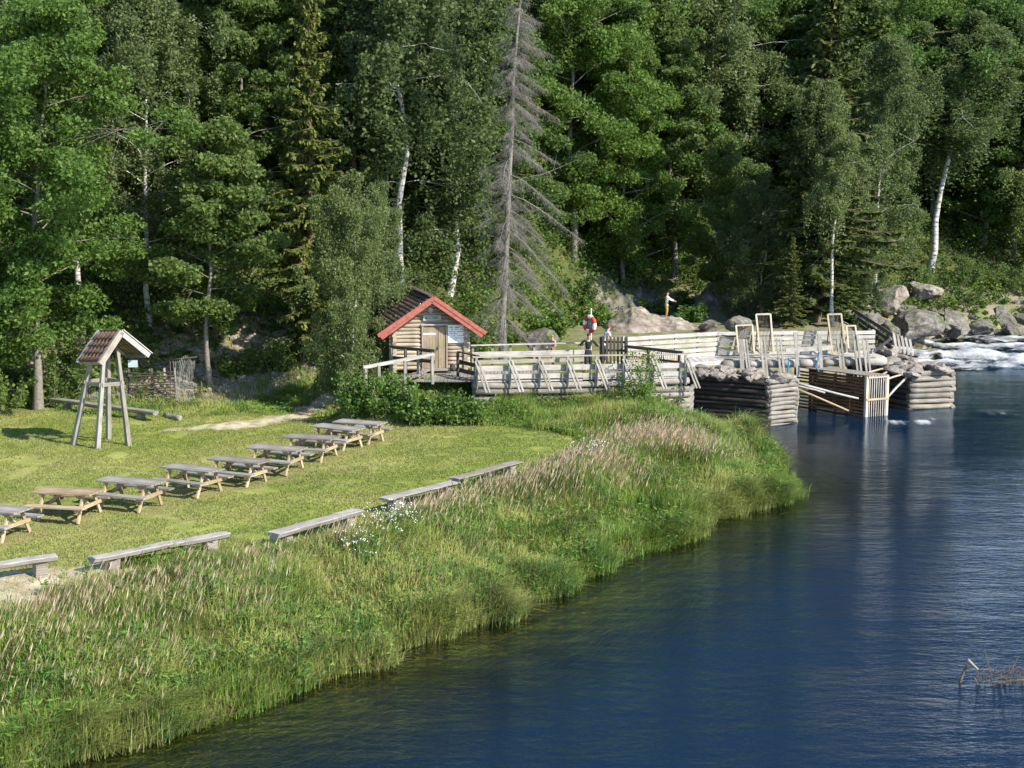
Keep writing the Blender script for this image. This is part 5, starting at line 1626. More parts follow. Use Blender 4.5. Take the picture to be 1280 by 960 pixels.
def crib(name, corner, left, right, z1, rows, label, mleft, mright, r=0.10):
    """three-cornered view of a log crib: corner = near bottom corner, left/right = far ends of its two visible faces"""
    e = empty(name, corner); tag(e, label, 'log crib')
    l = left - corner; rr_ = right - corner; l.z = rr_.z = 0
    z0 = -2.6 - corner.z; top = z1 - corner.z
    n = int((top - z0) / (2 * r * 0.93)); st = (top - z0) / n
    A_ = Vector((0, 0, 0)); B_ = l; C_ = l + rr_; D_ = rr_
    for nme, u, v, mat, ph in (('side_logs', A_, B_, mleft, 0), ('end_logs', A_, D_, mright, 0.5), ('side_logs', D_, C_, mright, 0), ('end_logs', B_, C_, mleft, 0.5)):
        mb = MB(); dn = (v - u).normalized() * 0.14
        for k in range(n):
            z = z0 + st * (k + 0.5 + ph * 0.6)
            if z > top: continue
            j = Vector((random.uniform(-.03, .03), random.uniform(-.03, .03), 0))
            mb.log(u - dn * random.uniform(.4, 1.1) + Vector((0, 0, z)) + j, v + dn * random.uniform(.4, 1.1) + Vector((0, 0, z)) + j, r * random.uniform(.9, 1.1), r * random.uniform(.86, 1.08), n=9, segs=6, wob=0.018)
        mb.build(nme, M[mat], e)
    mb = MB(); ins = 0.12
    cc = C_ * 0.5; mb.poly([Vector((0, 0, z0)) + q.lerp(cc, 0.12) for q in (A_, D_, C_, B_)], (0, 0, top - z0 - 0.12)); mb.build('fill', M['dark_stone'], e)
    return e, A_ + corner, l, rr_


k0 = G(960, 532, WATER); k1 = G(851, 523, WATER); k2 = G(993, 528, WATER)
cr1, a0, l_, r_ = crib('log_crib', k0, k1, k2, 0.72, 8, 'left log crib of the sluice with dark side and pale stacked end', 'shaded_log', 'grey_log')
for i in range(34):
    u, v = random.uniform(-0.03, 0.97), random.uniform(0.02, 0.98)
    if i < 12: v = random.uniform(-0.02, 0.2); u = i / 12 + random.uniform(-.02, .05)
    q = a0 + l_ * u + r_ * v; sz = random.uniform(0.2, 0.48)
    hgt_ = 0.78 + 0.32 * math.sin(math.pi * min(max(v, 0), 1)) * (0.4 + 0.6 * u) + random.uniform(-.04, .04)
    stone('pier_stone', (q.x, q.y, hgt_), (sz, sz * random.uniform(.6, .85), sz * random.uniform(.35, .5)), 'stone', 100 + i, 'one of the pale angular stones heaped on the left log crib', 'stone', 'stones on the left crib', 2)
k0 = G(1137, 512, WATER); k1 = k0 + Vector((-2.0, 3.4, 0)); k2 = G(1188, 509, WATER)
cr2, a1, l2_, r2_ = crib('log_crib', k0, k1, k2, 0.50, 8, 'right log crib at the end of the sluice, its end of thick pale logs', 'shaded_log', 'grey_log', 0.135)
for i in range(40):
    u, v = random.uniform(-0.03, 1.1), random.uniform(-0.02, 0.98)
    q = a1 + l2_ * u + r2_ * v; sz = random.uniform(0.25, 0.62)
    hgt_ = 0.50 + 0.55 * math.sin(math.pi * min(max(v, 0), 1)) * min(1, 0.35 + u) + random.uniform(-.05, .08)
    stone('pier_stone', (q.x, q.y, hgt_), (sz, sz * random.uniform(.6, .85), sz * random.uniform(.4, .6)), 'stone', 200 + i, 'one of the pale stones heaped on the right log crib', 'stone', 'stones on the right crib', 2)

# slatted box between the cribs
k0 = G(1082, 521, WATER); k2 = G(1107, 519, WATER); kb = Vector((13.35, 65.2, WATER))
tr = empty('fish_trap_box', k0); tag(tr, 'slatted brown box of laths standing in the water between the log cribs', 'fish trap')
l = kb - k0; l.z = 0; rr_ = k2 - k0; rr_.z = 0; Hh = 1.82; up = Vector((0, 0, 1))
for b0, mt in ((Vector((0, 0, 0)), 'new_wood'), (rr_, 'new_wood'), (l, 'brown_wood'), (l + rr_, 'brown_wood')):
    mb = MB(); mb.beam(b0 - up * 1.0, b0 + up * Hh, 0.16, 0.12, up=tuple(l.normalized())); mb.build('corner_post', M[mt], tr)
for u, v in ((Vector((0, 0, 0)), l), (rr_, rr_ + l)):
    mb = MB(); out = (rr_ * -1).normalized() * 0.05 if u.length < 0.01 else rr_.normalized() * 0.05
    for k in range(16):
        z = -0.6 + k * 0.152; mb.beam(u + out + up * z, v + out + up * (z + random.uniform(-.015, .015)), 0.03, 0.085)
    for t in (0.22, 0.45, 0.7): mb.beam(u.lerp(v, t) - out * 0.3 - up * 0.8, u.lerp(v, t) - out * 0.3 + up * (Hh - 0.05), 0.07, 0.06)
    mb.build('side_slats', M['brown_wood'], tr)
mb = MB(); nrm_ = l.normalized() * -0.05
for k in range(8):
    t = (k + 1) / 9; mb.beam(rr_ * t + nrm_ - up * 0.9, rr_ * t + nrm_ + up * (Hh - 0.1), 0.045, 0.03, up=tuple(nrm_))
mb.build('end_slats', M['white_wood'], tr)
mb = MB(); mb.beam(nrm_ * 1.6 + up * 0.78 - rr_ * 0.05, rr_ * 1.05 + nrm_ * 1.6 + up * 0.78, 0.04, 0.09); mb.build('crossbar', M['new_wood'], tr)
mb = MB(); mb.beam(nrm_ + up * (Hh - 0.04), rr_ + nrm_ + up * (Hh - 0.04), 0.09, 0.09); mb.build('crossbar', M['new_wood'], tr)
mb = MB()
for k in range(7):
    q = rr_ * ((k + 0.5) / 7); mb.beam(q + up * (Hh + 0.03) + nrm_ * 2, q + l + up * (Hh + 0.03), 0.15, 0.04)
mb.build('top_boards', M['grey_wood'], tr)
# poles bracing the box
for (u0, v0, Y0), (u1, v1, Y1), rad, mt, lab in (
        ((992, 478, 60.9), (1073, 498, 61.9), 0.055, 'white_wood', 'upper pale pole running from the left crib to the slatted box'),
        ((992, 481, 60.7), (1031, 491, 61.1), 0.045, 'white_wood', 'short pale pole beside the upper pole at the left crib'),
        ((992, 485, 60.6), (1061, 513, 61.5), 0.05, 'tan_wood', 'lower brownish pole slanting from the left crib into the water'),
        ((1106, 500, 62.4), (1148, 457, 65.0), 0.055, 'white_wood', 'long pale pole slanting up from the slatted box onto the right crib'),
        ((1104, 476, 62.7), (1144, 463, 65.2), 0.05, 'new_wood', 'yellowish pole from the top of the slatted box to the right crib'),
        ((1094, 473, 63.2), (1128, 454, 66.0), 0.05, 'white_wood', 'middle pole between the slatted box and the stones of the right crib'),
        ((1074, 469, 63.8), (1116, 458, 66.2), 0.05, 'new_wood', 'yellow pole lying farthest back across the top of the slatted box')):
    p0, p1 = P(u0, v0, Y0), P(u1, v1, Y1); mb = MB(); mb.log(p0, p1, rad, rad * 0.85, n=8, segs=3); tag(mb.build('pole', M[mt], None, p0), lab, 'pole', 'poles bracing the slatted box')

# right end handrail and pickets
e = empty('sloping_fence', P(1090, 420, 68)); tag(e, 'dark sloping plank fence climbing from the walkway end to the boulders', 'fence')
o3 = Vector(e.location)
for du, dv in ((0, 0), (4, 9), (8, 18)):
    mb = MB(); mb.beam(P(1066 + du, 387 + dv, 69.5) - o3, P(1116 + du * 0, 419 + dv, 67.0) - o3, 0.05, 0.17); mb.build('rail', M['dark_wood'], e)
for u in (1070, 1084, 1098, 1112):
    t = (u - 1066) / 50; Yv = 69.5 - 2.5 * t; mb = MB(); mb.beam(P(u, 385 + 32 * t, Yv + 0.06) - o3, P(u + 2, 422 + 22 * t, Yv + 0.06) - o3, 0.10, 0.08, up=(0, 1, 0)); mb.build('post', M['dark_wood'], e)
mb = MB(); mb.beam(P(1092, 440, 67.0) - o3, P(1114, 423, 66.6) - o3, 0.09, 0.12); mb.build('prop', M['grey_wood'], e)
e = empty('picket_fence', P(1122, 440, 66.5)); tag(e, 'row of leaning grey pickets at the far right end of the walkway', 'fence'); o3 = Vector(e.location)
for k, u in enumerate((1117, 1122, 1127, 1132, 1137)):
    mb = MB(); mb.beam(P(u, 416 + k * 2, 66.8 + 0.2 * k) - o3, P(u + 4, 440 + k * 1.2, 66.6 + 0.2 * k) - o3, 0.11, 0.05, up=(0, 1, 0)); mb.build('picket', M['white_wood'], e)
mb = MB(); mb.beam(P(1114, 436, 66.8) - o3, P(1142, 440, 67.5) - o3, 0.05, 0.10); mb.build('rail', M['grey_wood'], e)

# picket gate, ramp rail and slatted panel in the middle
e = empty('picket_gate', PX(768, 59.5, 1.3)); tag(e, 'dark picket gate beside the life ring', 'gate'); o3 = Vector(e.location)  # pickets stand in shade, painted in by the dark wood colour
for k in range(7):
    u = 754 + k * 4.6; mb = MB(); mb.beam(PX(u, 59.4 + 0.02 * k, 1.35) - o3, P(u, 420 + 0.3 * k, 59.4 + 0.02 * k) - o3, 0.085, 0.03, up=(0, 1, 0)); mb.build('picket', M['dark_wood'], e)
mb = MB(); mb.beam(P(751, 427, 59.45) - o3, P(784, 428, 59.55) - o3, 0.04, 0.09); mb.beam(P(751, 438, 59.45) - o3, P(784, 438, 59.55) - o3, 0.04, 0.09); mb.build('rail', M['dark_wood'], e)
for u in (751, 783): mb = MB(); mb.beam(PX(u, 59.5, 1.2) - o3, P(u, 421, 59.5) - o3, 0.11, 0.1, up=(0, 1, 0)); mb.build('post', M['dark_wood'], e)
a = P(783, 432.5, 59.3); b = P(852, 444.5, 57.9); a.z -= 0.9; b.z -= 0.75
railing('handrail', a, b, 0.88, [(0.45, 0.1)], [0.02, 0.42, 0.97], 'dark handrail sloping down right from the picket gate', mats=('dark_wood', 'dark_wood'))
for px0, px1, yt, yb, lab in ((786, 806, 446, 456, 'small panel of brownish upright laths behind the front railing, left of the other one'), (816, 851, 440, 454, 'larger panel of brownish upright laths near the right end of the front railing')):
    e = empty('lath_panel', P(px0, yb, 58.4)); tag(e, lab, 'panel', 'lath panels behind the railing'); o3 = Vector(e.location); mb = MB(); n_ = int((px1 - px0) / 2.6)
    for k in range(n_ + 1):
        u = px0 + (px1 - px0) * k / n_; mb.beam(P(u, yb + 6, 58.3) - o3, P(u, yt, 58.5) - o3, 0.05, 0.03, up=(0, 1, 0))
    mb.build('laths', M['tan_wood'], e)
    mb = MB(); mb.beam(P(px0, yt + 3, 58.44) - o3, P(px1, yt + 3, 58.44) - o3, 0.03, 0.06); mb.beam(P(px0, yb, 58.36) - o3, P(px1, yb, 58.36) - o3, 0.03, 0.06); mb.build('batten', M['tan_wood'], e)

# life ring on its post
lp = PX(738.5, 58.0, 1.4); e = empty('life_ring', lp, R(-52)); tag(e, 'red and white life ring hung on a thin white post', 'life ring')
mb = MB(); mb.log((0, 0, -0.2), (0.0, 0, 2.62), 0.022, n=8, segs=1, wob=0); mb.build('post', M['white_paint'], e)
zc = P(737, 405, 58.0).z - lp.z
for s4 in range(8):
    nmq = NM(); th = np.linspace(s4 * math.pi / 4 + 0.2, (s4 + 1) * math.pi / 4 + 0.2, 6)
    if s4 % 2 == 0: th = np.linspace(th[0] - 0.05, th[-1] + 0.05, 6)
    pts = np.stack([0.31 * np.cos(th), np.full(6, -0.085), zc + 0.31 * np.sin(th)], 1); V_, F_ = tube(pts, np.full(6, 0.085 if s4 % 2 else 0.088), 10); nmq.add(V_, F_)
    link('ring_segment', nmq.mesh('ring_segment', M['red_ring' if s4 % 2 == 0 else 'white_paint'], True), e)
mb = MB(); mb.beam((-0.2, 0.0, zc), (0.2, 0.0, zc), 0.04, 0.5); mb.build('backboard', M['grey_wood'], e)

# ------------------------------------------------------------------ rocks


def slab(name, px0, px1, ytop, ybot, Y, depth, mat, label, seed, cat='rock', amp=0.3, group=None):
    c = P((px0 + px1) / 2, (ytop + ybot) / 2, Y); w_ = (px1 - px0) / FPX * Y / 2; h_ = (ybot - ytop) / FPX * Y / 2
    return stone(name, (c.x, c.y, c.z - h_ * 0.15), (w_ * 1.12, depth, h_ * 1.25), mat, seed, label, cat, group, 5, amp)


def outcrop(name, px0, px1, prof, Y0, Y1, mat, label, seed, zb=0.8, rough=0.25):
    """rounded bedrock hump: prof = list of (px, top y) for its crest, front foot at Y0, back at Y1"""
    nxx, nyy = 110, 50
    V_ = []; rs = seed * 13.7
    xs_ = [q[0] for q in prof]; ys_ = [q[1] for q in prof]
    for j in range(nyy):
        v = j / (nyy - 1)
        for i in range(nxx):
            u = i / (nxx - 1); px = px0 + (px1 - px0) * u; Yv = Y0 + (Y1 - Y0) * v
            top = P(px, float(np.interp(px, xs_, ys_)), Y0 + (Y1 - Y0) * 0.55).z
            k = math.sin(math.pi * min(1, (v + 0.02) * 0.92)) ** 0.55
            z = zb - 0.6 + (top - zb + 0.6) * k
            X_ = (px - 640) / FPX * Yv
            q = Vector((X_ * 0.5, Yv * 0.5, rs))
            nzv = mnoise.fractal(q, 0.9, 2.1, 5); rdg = abs(mnoise.noise(Vector((X_ * 0.45 + Yv * 0.35, X_ * 0.1, rs + 3))))
            V_.append((X_ + 0.2 * mnoise.noise(q * 2), Yv + 0.25 * mnoise.noise(q * 2 + Vector((9, 1, 1))), z + rough * nzv * k + rough * 0.5 * mnoise.fractal(q * 3.1, 0.8, 2.2, 4) * k - 0.35 * max(0, 0.12 - rdg) * 6 * 0.5 * k))
    F_ = [(j * nxx + i, j * nxx + i + 1, (j + 1) * nxx + i + 1, (j + 1) * nxx + i) for j in range(nyy - 1) for i in range(nxx - 1)]
    nmq = NM(); nmq.add(V_, F_); o = link(name, nmq.mesh(name, M[mat], True)); tag(o, label, 'rock'); return o


outcrop('bedrock_outcrop', 742, 905, [(742, 425), (752, 405), (768, 392), (790, 383), (802, 385), (825, 396), (850, 398), (872, 408), (905, 424)], 73, 83, 'bedrock', 'large smooth pale bedrock hump behind the white railing', 2)
outcrop('cliff', 690, 858, [(690, 350), (705, 332), (730, 338), (770, 350), (800, 360), (822, 378), (858, 400)], 81, 92, 'cliff', 'dark steep rock face on the slope right of the dead spruce', 5, 0.5, 0.85)
outcrop('rock_ledge', 868, 985, [(868, 378), (885, 362), (900, 362), (925, 370), (960, 372), (985, 388)], 82, 90, 'cliff', 'grey broken rock ledge behind the white railing', 8, 0.6, 0.8)
slab('boulder', 905, 940, 398, 414, 73, 0.6, 'rock', 'rounded boulder just behind the white railing, left of the small sluice frame', 31)
slab('boulder', 870, 905, 397, 412, 75, 0.6, 'rock', 'low boulder at the right foot of the pale bedrock hump', 32)
slab('boulder', 702, 722, 366, 384, 81.5, 0.6, 'cliff', 'pale fallen block lying below the dark rock face', 33)
slab('boulder', 650, 700, 415, 440, 63.5, 0.7, 'rock', 'dark reddish boulder behind the rear railing, beside the child', 34)
for px0, px1, yt, yb, Yq, dp, sd_, lab in (
        (1106, 1186, 394, 425, 84.5, 1.5, 41, 'long dark sloping boulder at the water, nearest the sloping fence'),
        (1092, 1128, 358, 388, 87, 1.1, 42, 'pale upright boulder above the long dark sloping boulder'),
        (1136, 1172, 352, 372, 91, 1.0, 43, 'pale boulder in the grass under the leaning birch'),
        (1168, 1215, 388, 413, 89, 1.2, 44, 'broad grey boulder in the middle of the right shore'),
        (1208, 1244, 396, 415, 89.5, 0.9, 45, 'low brown boulder at the edge of the rapids, right of the broad grey one'),
        (1240, 1272, 388, 414, 91, 1.0, 46, 'brown boulder near the right edge above the rapids'),
        (1268, 1300, 384, 410, 92, 1.0, 47, 'boulder cut off by the right edge of the photo'),
        (1064, 1100, 378, 412, 81, 1.1, 48, 'brownish boulder behind the top of the sloping fence'),
        (1195, 1222, 366, 384, 94, 0.8, 49, 'mossy boulder half hidden in the grass on the right shore'),
        (1232, 1246, 359, 371, 96, 0.5, 50, 'small white boulder in the grass below the right birches'),
        (1180, 1210, 410, 421, 86.8, 0.6, 51, 'low wet boulder at the foot of the broad grey boulder'),
        (1092, 1128, 404, 424, 81.5, 0.8, 52, 'dark boulder at the waterline behind the leaning pickets'),
        (1222, 1250, 374, 390, 93.5, 0.7, 53, 'reddish brown boulder in the undergrowth above the rapids'),
        (1255, 1282, 404, 418, 88.8, 0.6, 54, 'low boulder washed by the rapids near the right edge')):
    slab('boulder', px0, px1, yt, yb, Yq, dp, 'rock' if sd_ not in (42, 43, 50) else 'bedrock', lab, sd_, 'boulder', 0.35, 'boulders along the right shore')
rng2 = random.Random(12)
for i, (px, py, sz) in enumerate([(838, 515, 0.3), (828, 522, 0.25), (845, 524, 0.28), (818, 516, 0.22), (835, 506, 0.26)]):
    q = P(px, py, 57.4 + 0.2 * i); stone('shore_stone', tuple(q), (sz * 1.2, sz, sz * 0.7), 'stone', 400 + i, 'one of the pale stones at the water between the boardwalk and the left crib', 'stone', 'stones under the boardwalk end', 3)
for i in range(46):
    px = 1062 + 245 * rng2.random(); sz = rng2.uniform(0.2, 0.75); yd_ = float(np.interp(px, [1060, 1130, 1200, 1320], [80.5, 84.5, 87.5, 89.5])) + rng2.uniform(-0.8, 5.0)
    x_ = (px - 640) / FPX * yd_
    stone('shore_rock', (x_, yd_, max(hz1(x_, yd_), -0.9) + sz * 0.15), (sz * rng2.uniform(1.0, 1.7), sz, sz * rng2.uniform(.45, .8)), ('rock', 'rock', 'bedrock')[i % 3], 600 + i, 'one of the smaller broken rocks strewn along the right shore', 'rock', 'small rocks along the right shore', 3, 0.4)
# rubble on the dry bank at the left
rs = np.random.default_rng(9); nm = NM()
bm_ = bmesh.new(); bmesh.ops.create_icosphere(bm_, subdivisions=1, radius=1.0)
bm_.verts.ensure_lookup_table(); iv = np.array([v.co[:] for v in bm_.verts]); itri = np.array([[v.index for v in f.verts] for f in bm_.faces]); bm_.free()
itri = np.concatenate([itri, itri[:, 2:3]], 1)
vs, fs = [], []
cnt = 0
while cnt < 900:
    x_ = rs.uniform(-21, -8.2); y_ = rs.uniform(57.5, 63.5); hl_ = y_ - np.interp(x_, _hx, _hy)
    if not (-1.6 < hl_ < 2.6) or path_w(np.array([x_]), np.array([y_]))[0] > 0.2: continue
    s_ = 0.05 + 0.22 * rs.random() ** 2.5
    v_ = iv * (1 + rs.normal(0, 0.16, (len(iv), 1))) * np.array([s_ * rs.uniform(.9, 1.6), s_, s_ * 0.7]) + np.array([x_, y_, hz1(x_, y_) + s_ * 0.2])
    vs += [tuple(q) for q in v_]; fs += [tuple(t[:3] + cnt * len(iv)) for t in itri]; cnt += 1
me = bpy.data.meshes.new('rubble'); me.from_pydata(vs, [], [tuple(int(a_) for a_ in f_) for f_ in fs]); me.materials.append(M['stone'])
tag(link('rubble', me), 'loose pinkish stones on the dry bank behind the bell stand', 'rubble', kind='stuff')

# ------------------------------------------------------------------ driftwood snag in the river
c0 = G(1243, 855, WATER); e = empty('driftwood', c0); tag(e, 'dead branch with tangled twigs sticking out of the blue water', 'driftwood')
rs = np.random.default_rng(3)


def at_(px, py, dy=0.0): return np.array(P(px, py, c0.y + dy) - c0)


nm = NM()
for pts, r in (([(1196, 862, .1), (1211, 826, .1), (1222, 838, .05)], 0.034), ([(1221, 838, .1), (1224, 850, .1), (1226, 860, .1)], 0.014), ([(1280, 850, 0), (1258, 852, .0), (1232, 858, .1)], 0.026), ([(1300, 840, 0), (1272, 834, 0), (1256, 846, 0)], 0.02),
               ([(1242, 858, 0), (1238, 840, 0), (1231, 812, 0)], 0.012), ([(1262, 856, 0), (1267, 832, 0), (1274, 820, .1)], 0.010), ([(1218, 862, 0), (1221, 853, 0), (1217, 845, 0)], 0.02), ([(1275, 862, 0), (1290, 830, 0), (1300, 815, 0)], 0.015)):
    p_ = np.array([at_(*q) for q in pts]); u = np.linspace(0, 1, 7); uu = np.linspace(0, 1, len(p_))
    q = np.stack([np.interp(u, uu, p_[:, k]) for k in range(3)], 1) + rs.normal(0, 0.008, (7, 3))
    V_, F_ = tube(q, r * (1 - 0.6 * u), 6); nm.add(V_, F_)
link('branch', nm.mesh('branch', M['spruce_bark'], True), e)
nm = NM()
for i in range(150):
    b0 = at_(rs.uniform(1226, 1290), rs.uniform(838, 860), rs.normal(0, .12)); d = np.array([rs.normal(0, .10), rs.normal(0, .08), abs(rs.normal(0.02, .09))])
    V_, F_ = tube(np.array([b0, b0 + d * .5 + rs.normal(0, .015, 3), b0 + d]), [0.006, .005, .003], 3); nm.add(V_, F_)
link('twigs', nm.mesh('twigs', M['spruce_bark'], True), e)
mb = MB(); q0, q1 = Vector(at_(1209, 824, 0.0)), Vector(at_(1222, 837, 0.0)); mb.log(q0, q1, 0.035, 0.028, n=8, segs=2, wob=0); mb.build('broken_stub', M['grey_wood'], e)

# ------------------------------------------------------------------ people


def person(loc, rz, H, skin, hair, shirt, trousers, label, hands, lean=0.0, sleeve=True, legs=True, headturn=0.0, knee=0.0, short=False):
    """figure facing -y before turning; hands = two (x, y, z) targets as fractions of the height"""
    e = empty('person', loc, rz); tag(e, label, 'person')
    k = H
    hip = 0.50; sh = 0.815
    J = {'pelvis': (0, 0, hip), 'waist': (0, -lean * 0.10, 0.60), 'chest': (0, -lean * 0.22, 0.72), 'neck': (0, -lean * 0.36, 0.845), 'head0': (0, -lean * 0.40 - 0.008, 0.895), 'head1': (0, -lean * 0.44 - 0.012, 0.965)}
    E = [('pelvis', 'waist'), ('waist', 'chest'), ('chest', 'neck'), ('neck', 'head0'), ('head0', 'head1')]
    RD = {'pelvis': (.082, .06), 'waist': (.072, .052), 'chest': (.085, .058), 'neck': (.032, .032), 'head0': (.043, .05), 'head1': (.044, .050)}
    for s_, hd in ((-1, hands[0]), (1, hands[1])):
        n_ = 'l' if s_ < 0 else 'r'
        sp = np.array((s_ * 0.105, -lean * 0.30, sh)); hp_ = np.array(hd, float)
        d = hp_ - sp; L = np.linalg.norm(d)
        if L > 0.325: d = d / L * 0.325; hp_ = sp + d
        mid = (sp + hp_) / 2; slack = math.sqrt(max(0, 0.168 ** 2 - (np.linalg.norm(d) / 2) ** 2))
        el = mid + np.array((s_ * 0.5, 0.55, -0.68)) * slack
        J['sh' + n_] = tuple(sp); J['el' + n_] = tuple(el); J['wr' + n_] = tuple(hp_)
        fd = (hp_ - el); fd = fd / (np.linalg.norm(fd) + 1e-6); J['pm' + n_] = tuple(hp_ + fd * 0.035)
        E += [('chest', 'sh' + n_), ('sh' + n_, 'el' + n_), ('el' + n_, 'wr' + n_), ('wr' + n_, 'pm' + n_)]
        RD.update({'sh' + n_: (.034, .034), 'el' + n_: (.025, .025), 'wr' + n_: (.018, .016), 'pm' + n_: (.024, .014)})
        J['hp' + n_] = (s_ * 0.052, 0, 0.475); J['kn' + n_] = (s_ * (0.058 + knee), -0.02, 0.275); J['an' + n_] = (s_ * (0.06 + knee * 1.3), 0.012, 0.035); J['to' + n_] = (s_ * (0.068 + knee * 1.3), -0.085, 0.014)
        E += [('pelvis', 'hp' + n_), ('hp' + n_, 'kn' + n_), ('kn' + n_, 'an' + n_), ('an' + n_, 'to' + n_)]
        RD.update({'hp' + n_: (.056, .056), 'kn' + n_: (.037, .037), 'an' + n_: (.024, .024), 'to' + n_: (.024, .016)})

    def skin_mesh(name, joints, edges, rad, mat, par, grow=1.0, sub=2, extra=None):
        names = list(joints); idx = {n_: i for i, n_ in enumerate(names)}
        me = bpy.data.meshes.new(name); me.from_pydata([Vector(joints[n_]) * k for n_ in names], [(idx[a_], idx[b_]) for a_, b_ in edges], [])
        o = link(name, me, par)
        md = o.modifiers.new('skin', 'SKIN'); md.use_smooth_shade = True; md.branch_smoothing = 0.6
        for i, n_ in enumerate(names):
            sv = me.skin_vertices[0].data[i]; sv.radius = (rad[n_][0] * k * grow, rad[n_][1] * k * grow)
            sv.use_root = i == 0
        s2 = o.modifiers.new('sub', 'SUBSURF'); s2.levels = s2.render_levels = sub
        me.materials.append(mat)
        return o

    # five fingers per hand, rooted in the palm
    for n_ in 'lr':
        pmv = np.array(J['pm' + n_]); wr = np.array(J['wr' + n_]); fd = (pmv - wr) / (np.linalg.norm(pmv - wr) + 1e-6)
        sd_ = np.cross(fd, (0, 0, 1.0)); sd_ /= np.linalg.norm(sd_) + 1e-6
        for q, (off, ln) in enumerate(((-.016, .040), (-.005, .046), (.006, .043), (.016, .034))):
            a1_ = pmv + sd_ * off + fd * 0.012; J[f'f{q}{n_}'] = tuple(a1_ + fd * ln * 0.5); J[f'g{q}{n_}'] = tuple(a1_ + fd * ln * 0.8 - np.array((0, 0, 0.014)))
            E += [('pm' + n_, f'f{q}{n_}'), (f'f{q}{n_}', f'g{q}{n_}')]; RD[f'f{q}{n_}'] = (.0055, .0055); RD[f'g{q}{n_}'] = (.0045, .0045)
        tb_ = wr + fd * 0.016 + sd_ * -0.026; J['t0' + n_] = tuple(tb_); J['t1' + n_] = tuple(tb_ + fd * 0.024 - sd_ * 0.006)
        E += [('wr' + n_, 't0' + n_), ('t0' + n_, 't1' + n_)]; RD['t0' + n_] = (.007, .007); RD['t1' + n_] = (.0055, .0055)
    body = skin_mesh('body', J, E, RD, skin, e)
    hc = np.array(J['head0']) * 0.5 + np.array(J['head1']) * 0.5
    nmq = NM()
    # nose, ears and eyes
    mbq = MB(); mbq.log(Vector(hc + np.array((0, -0.052, 0.004))) * k, Vector(hc + np.array((0, -0.064, -0.012))) * k, 0.006 * k, 0.010 * k, n=8, segs=2, wob=0)
    mbq.build('nose', skin, e)
    for s_ in (-1, 1):
        mbq = MB(); mbq.log(Vector(hc + np.array((s_ * 0.043, 0.004, 0.010))) * k, Vector(hc + np.array((s_ * 0.048, 0.010, -0.014))) * k, 0.010 * k, 0.007 * k, n=8, segs=2, wob=0); mbq.build('ear', skin, e)
        mbq = MB(); mbq.log(Vector(hc + np.array((s_ * 0.018, -0.046, 0.006))) * k, Vector(hc + np.array((s_ * 0.018, -0.052, 0.006))) * k, 0.006 * k, n=8, segs=1, wob=0); mbq.build('eye', M['ink'], e)
    mbq = MB(); mbq.log(Vector(hc + np.array((-0.014, -0.050, -0.026))) * k, Vector(hc + np.array((0.014, -0.050, -0.026))) * k, 0.004 * k, n=6, segs=2, wob=0); mbq.build('mouth', M['red_paint'], e)
    bmq = bmesh.new(); bmesh.ops.create_icosphere(bmq, subdivisions=3, radius=1.0)
    for v in bmq.verts:
        y_ = v.co.y; low = -0.30 if y_ > -0.2 else 0.42 - 0.2
        zc_ = max(v.co.z, low)
        v.co = Vector((v.co.x * 0.0535, v.co.y * 0.061 + 0.006, zc_ * 0.064 + 0.008)) * k + Vector(hc) * k
    me = bpy.data.meshes.new('hair'); bmq.to_mesh(me); bmq.free()
    for pl in me.polygons: pl.use_smooth = True
    me.materials.append(hair); link('hair', me, e)
    if shirt is not None:
        js = {q: J[q] for q in ('waist', 'pelvis', 'chest', 'shl', 'shr')}; js['neck'] = tuple(np.array(J['chest']) * 0.25 + np.array(J['neck']) * 0.75)
        es = [('waist', 'pelvis'), ('pelvis', 'hem'), ('waist', 'chest'), ('chest', 'neck'), ('chest', 'shl'), ('chest', 'shr')]
        rs_ = {q: RD[q] for q in js if q in RD}; js['hem'] = (0, 0, 0.40); rs_['neck'] = (.036, .036); rs_['hem'] = (.088, .066); rs_['pelvis'] = (.088, .066)
        for n_ in 'lr':
            tgt = np.array(J['wr' + n_]) if sleeve else np.array(J['el' + n_])
            js['el' + n_] = tuple(np.array(J['el' + n_]) if sleeve else np.array(J['sh' + n_]) * 0.35 + tgt * 0.65); es.append(('sh' + n_, 'el' + n_)); rs_['el' + n_] = (.027, .027)
            if sleeve: js['wr' + n_] = tuple(np.array(J['el' + n_]) * 0.15 + tgt * 0.85); es.append(('el' + n_, 'wr' + n_)); rs_['wr' + n_] = (.021, .021)
        skin_mesh('shirt', js, es, rs_, shirt, e, 1.17)
    jt = {'pelvis': J['pelvis'], 'waist0': (0, -lean * 0.06, 0.63)}; et = [('pelvis', 'waist0')]; rt = {'pelvis': RD['pelvis'], 'waist0': (.072, .055)}
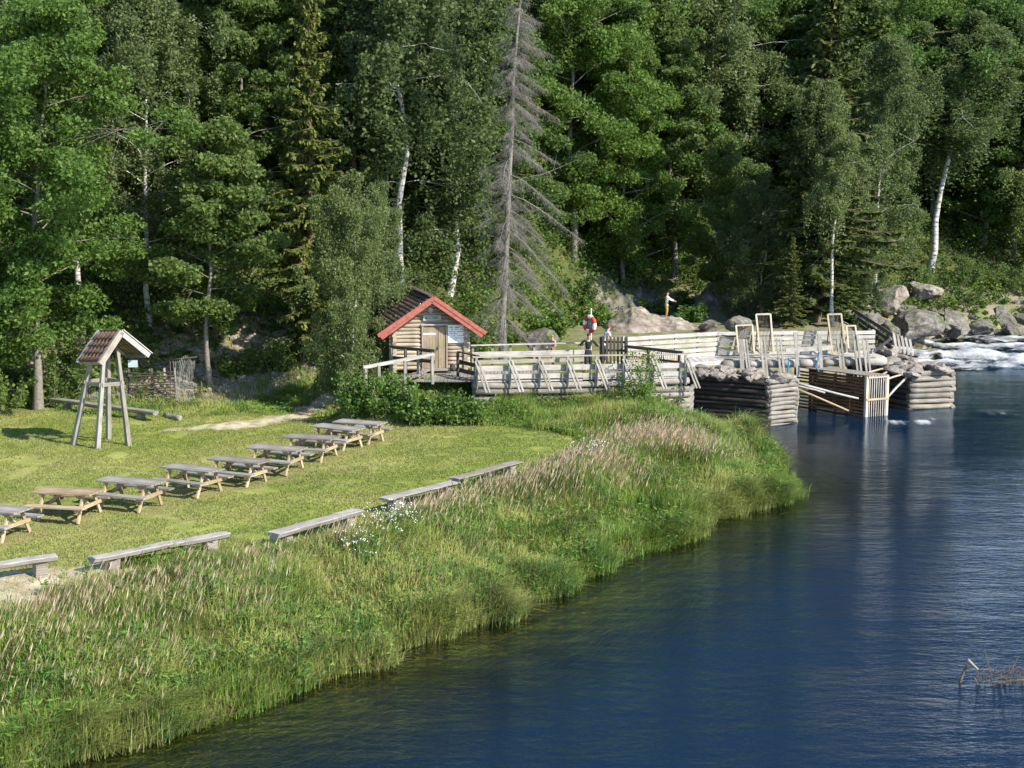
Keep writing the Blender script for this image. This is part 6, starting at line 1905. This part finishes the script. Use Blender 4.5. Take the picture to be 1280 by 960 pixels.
    for n_ in 'lr':
        jt['hp' + n_] = J['hp' + n_]; kn = np.array(J['kn' + n_]); an = np.array(J['an' + n_])
        jt['kn' + n_] = tuple(np.array(J['hp' + n_]) * 0.3 + kn * 0.7) if short else tuple(kn); et += [('pelvis', 'hp' + n_), ('hp' + n_, 'kn' + n_)]; rt['hp' + n_] = RD['hp' + n_]; rt['kn' + n_] = (.042, .042)
        if not short: jt['an' + n_] = tuple(an * 0.92 + kn * 0.08); et.append(('kn' + n_, 'an' + n_)); rt['an' + n_] = (.030, .030)
    skin_mesh('shorts' if short else 'trousers', jt, et, rt, trousers, e, 1.2)
    if not short:
        for s_, n_ in ((-1, 'l'), (1, 'r')):
            skin_mesh('shoe', {'an': J['an' + n_], 'to': J['to' + n_]}, [('an', 'to')], {'an': (.028, .026), 'to': (.028, .018)}, M['ink'], e, 1.1, 1)
    return e


def cloth(name, c): return plain(name, c, 0.85, 0.12, 20, 0.15)


SK = plain('skin', (0.52, 0.30, 0.20), 0.55, 0.06, 10); HD = plain('dark_hair', (0.03, 0.02, 0.014), 0.6, 0.3); HF = plain('fair_hair', (0.30, 0.20, 0.09), 0.6, 0.3)
p = P(833, 397, 78.6)
person((p.x, p.y, p.z), R(80), 1.48, SK, HD, cloth('white_shirt', (0.75, 0.74, 0.72)), cloth('khaki_cloth', (0.34, 0.24, 0.08)), 'dark-haired person in white shirt and khaki trousers standing on the bedrock hump, arms held forward', ((-0.07, -0.30, 0.62), (0.07, -0.30, 0.64)), 0.05)
p = PX(735, 57.6, 1.44)
person((p.x, p.y, 1.44), R(8), 1.60, SK, HD, cloth('black_top', (0.022, 0.03, 0.032)), cloth('dark_trousers', (0.03, 0.035, 0.045)), 'dark-haired person in black standing at the boardwalk railing below the life ring', ((-0.25, -0.08, 0.66), (0.25, -0.08, 0.68)), 0.15)
p = PX(755, 61.2, 1.35)
person((p.x, p.y, 1.35), R(115), 1.66, SK, plain('reddish_hair', (0.16, 0.05, 0.03), 0.6, 0.3), cloth('bright_white_shirt', (0.80, 0.80, 0.80)), cloth('grey_trousers', (0.08, 0.08, 0.09)), 'person in a bright white shirt leaning right behind the picket gate', ((-0.10, -0.26, 0.66), (0.12, -0.26, 0.62)), 0.30, False)
p = PX(691.5, 60.2, 1.42)
person((p.x, p.y, 1.42), R(-50), 1.27, SK, HF, None, cloth('red_shorts', (0.48, 0.05, 0.05)), 'bare-chested child in red shorts standing behind the rear railing', ((-0.13, -0.15, 0.58), (0.13, -0.16, 0.60)), 0.1, short=True)
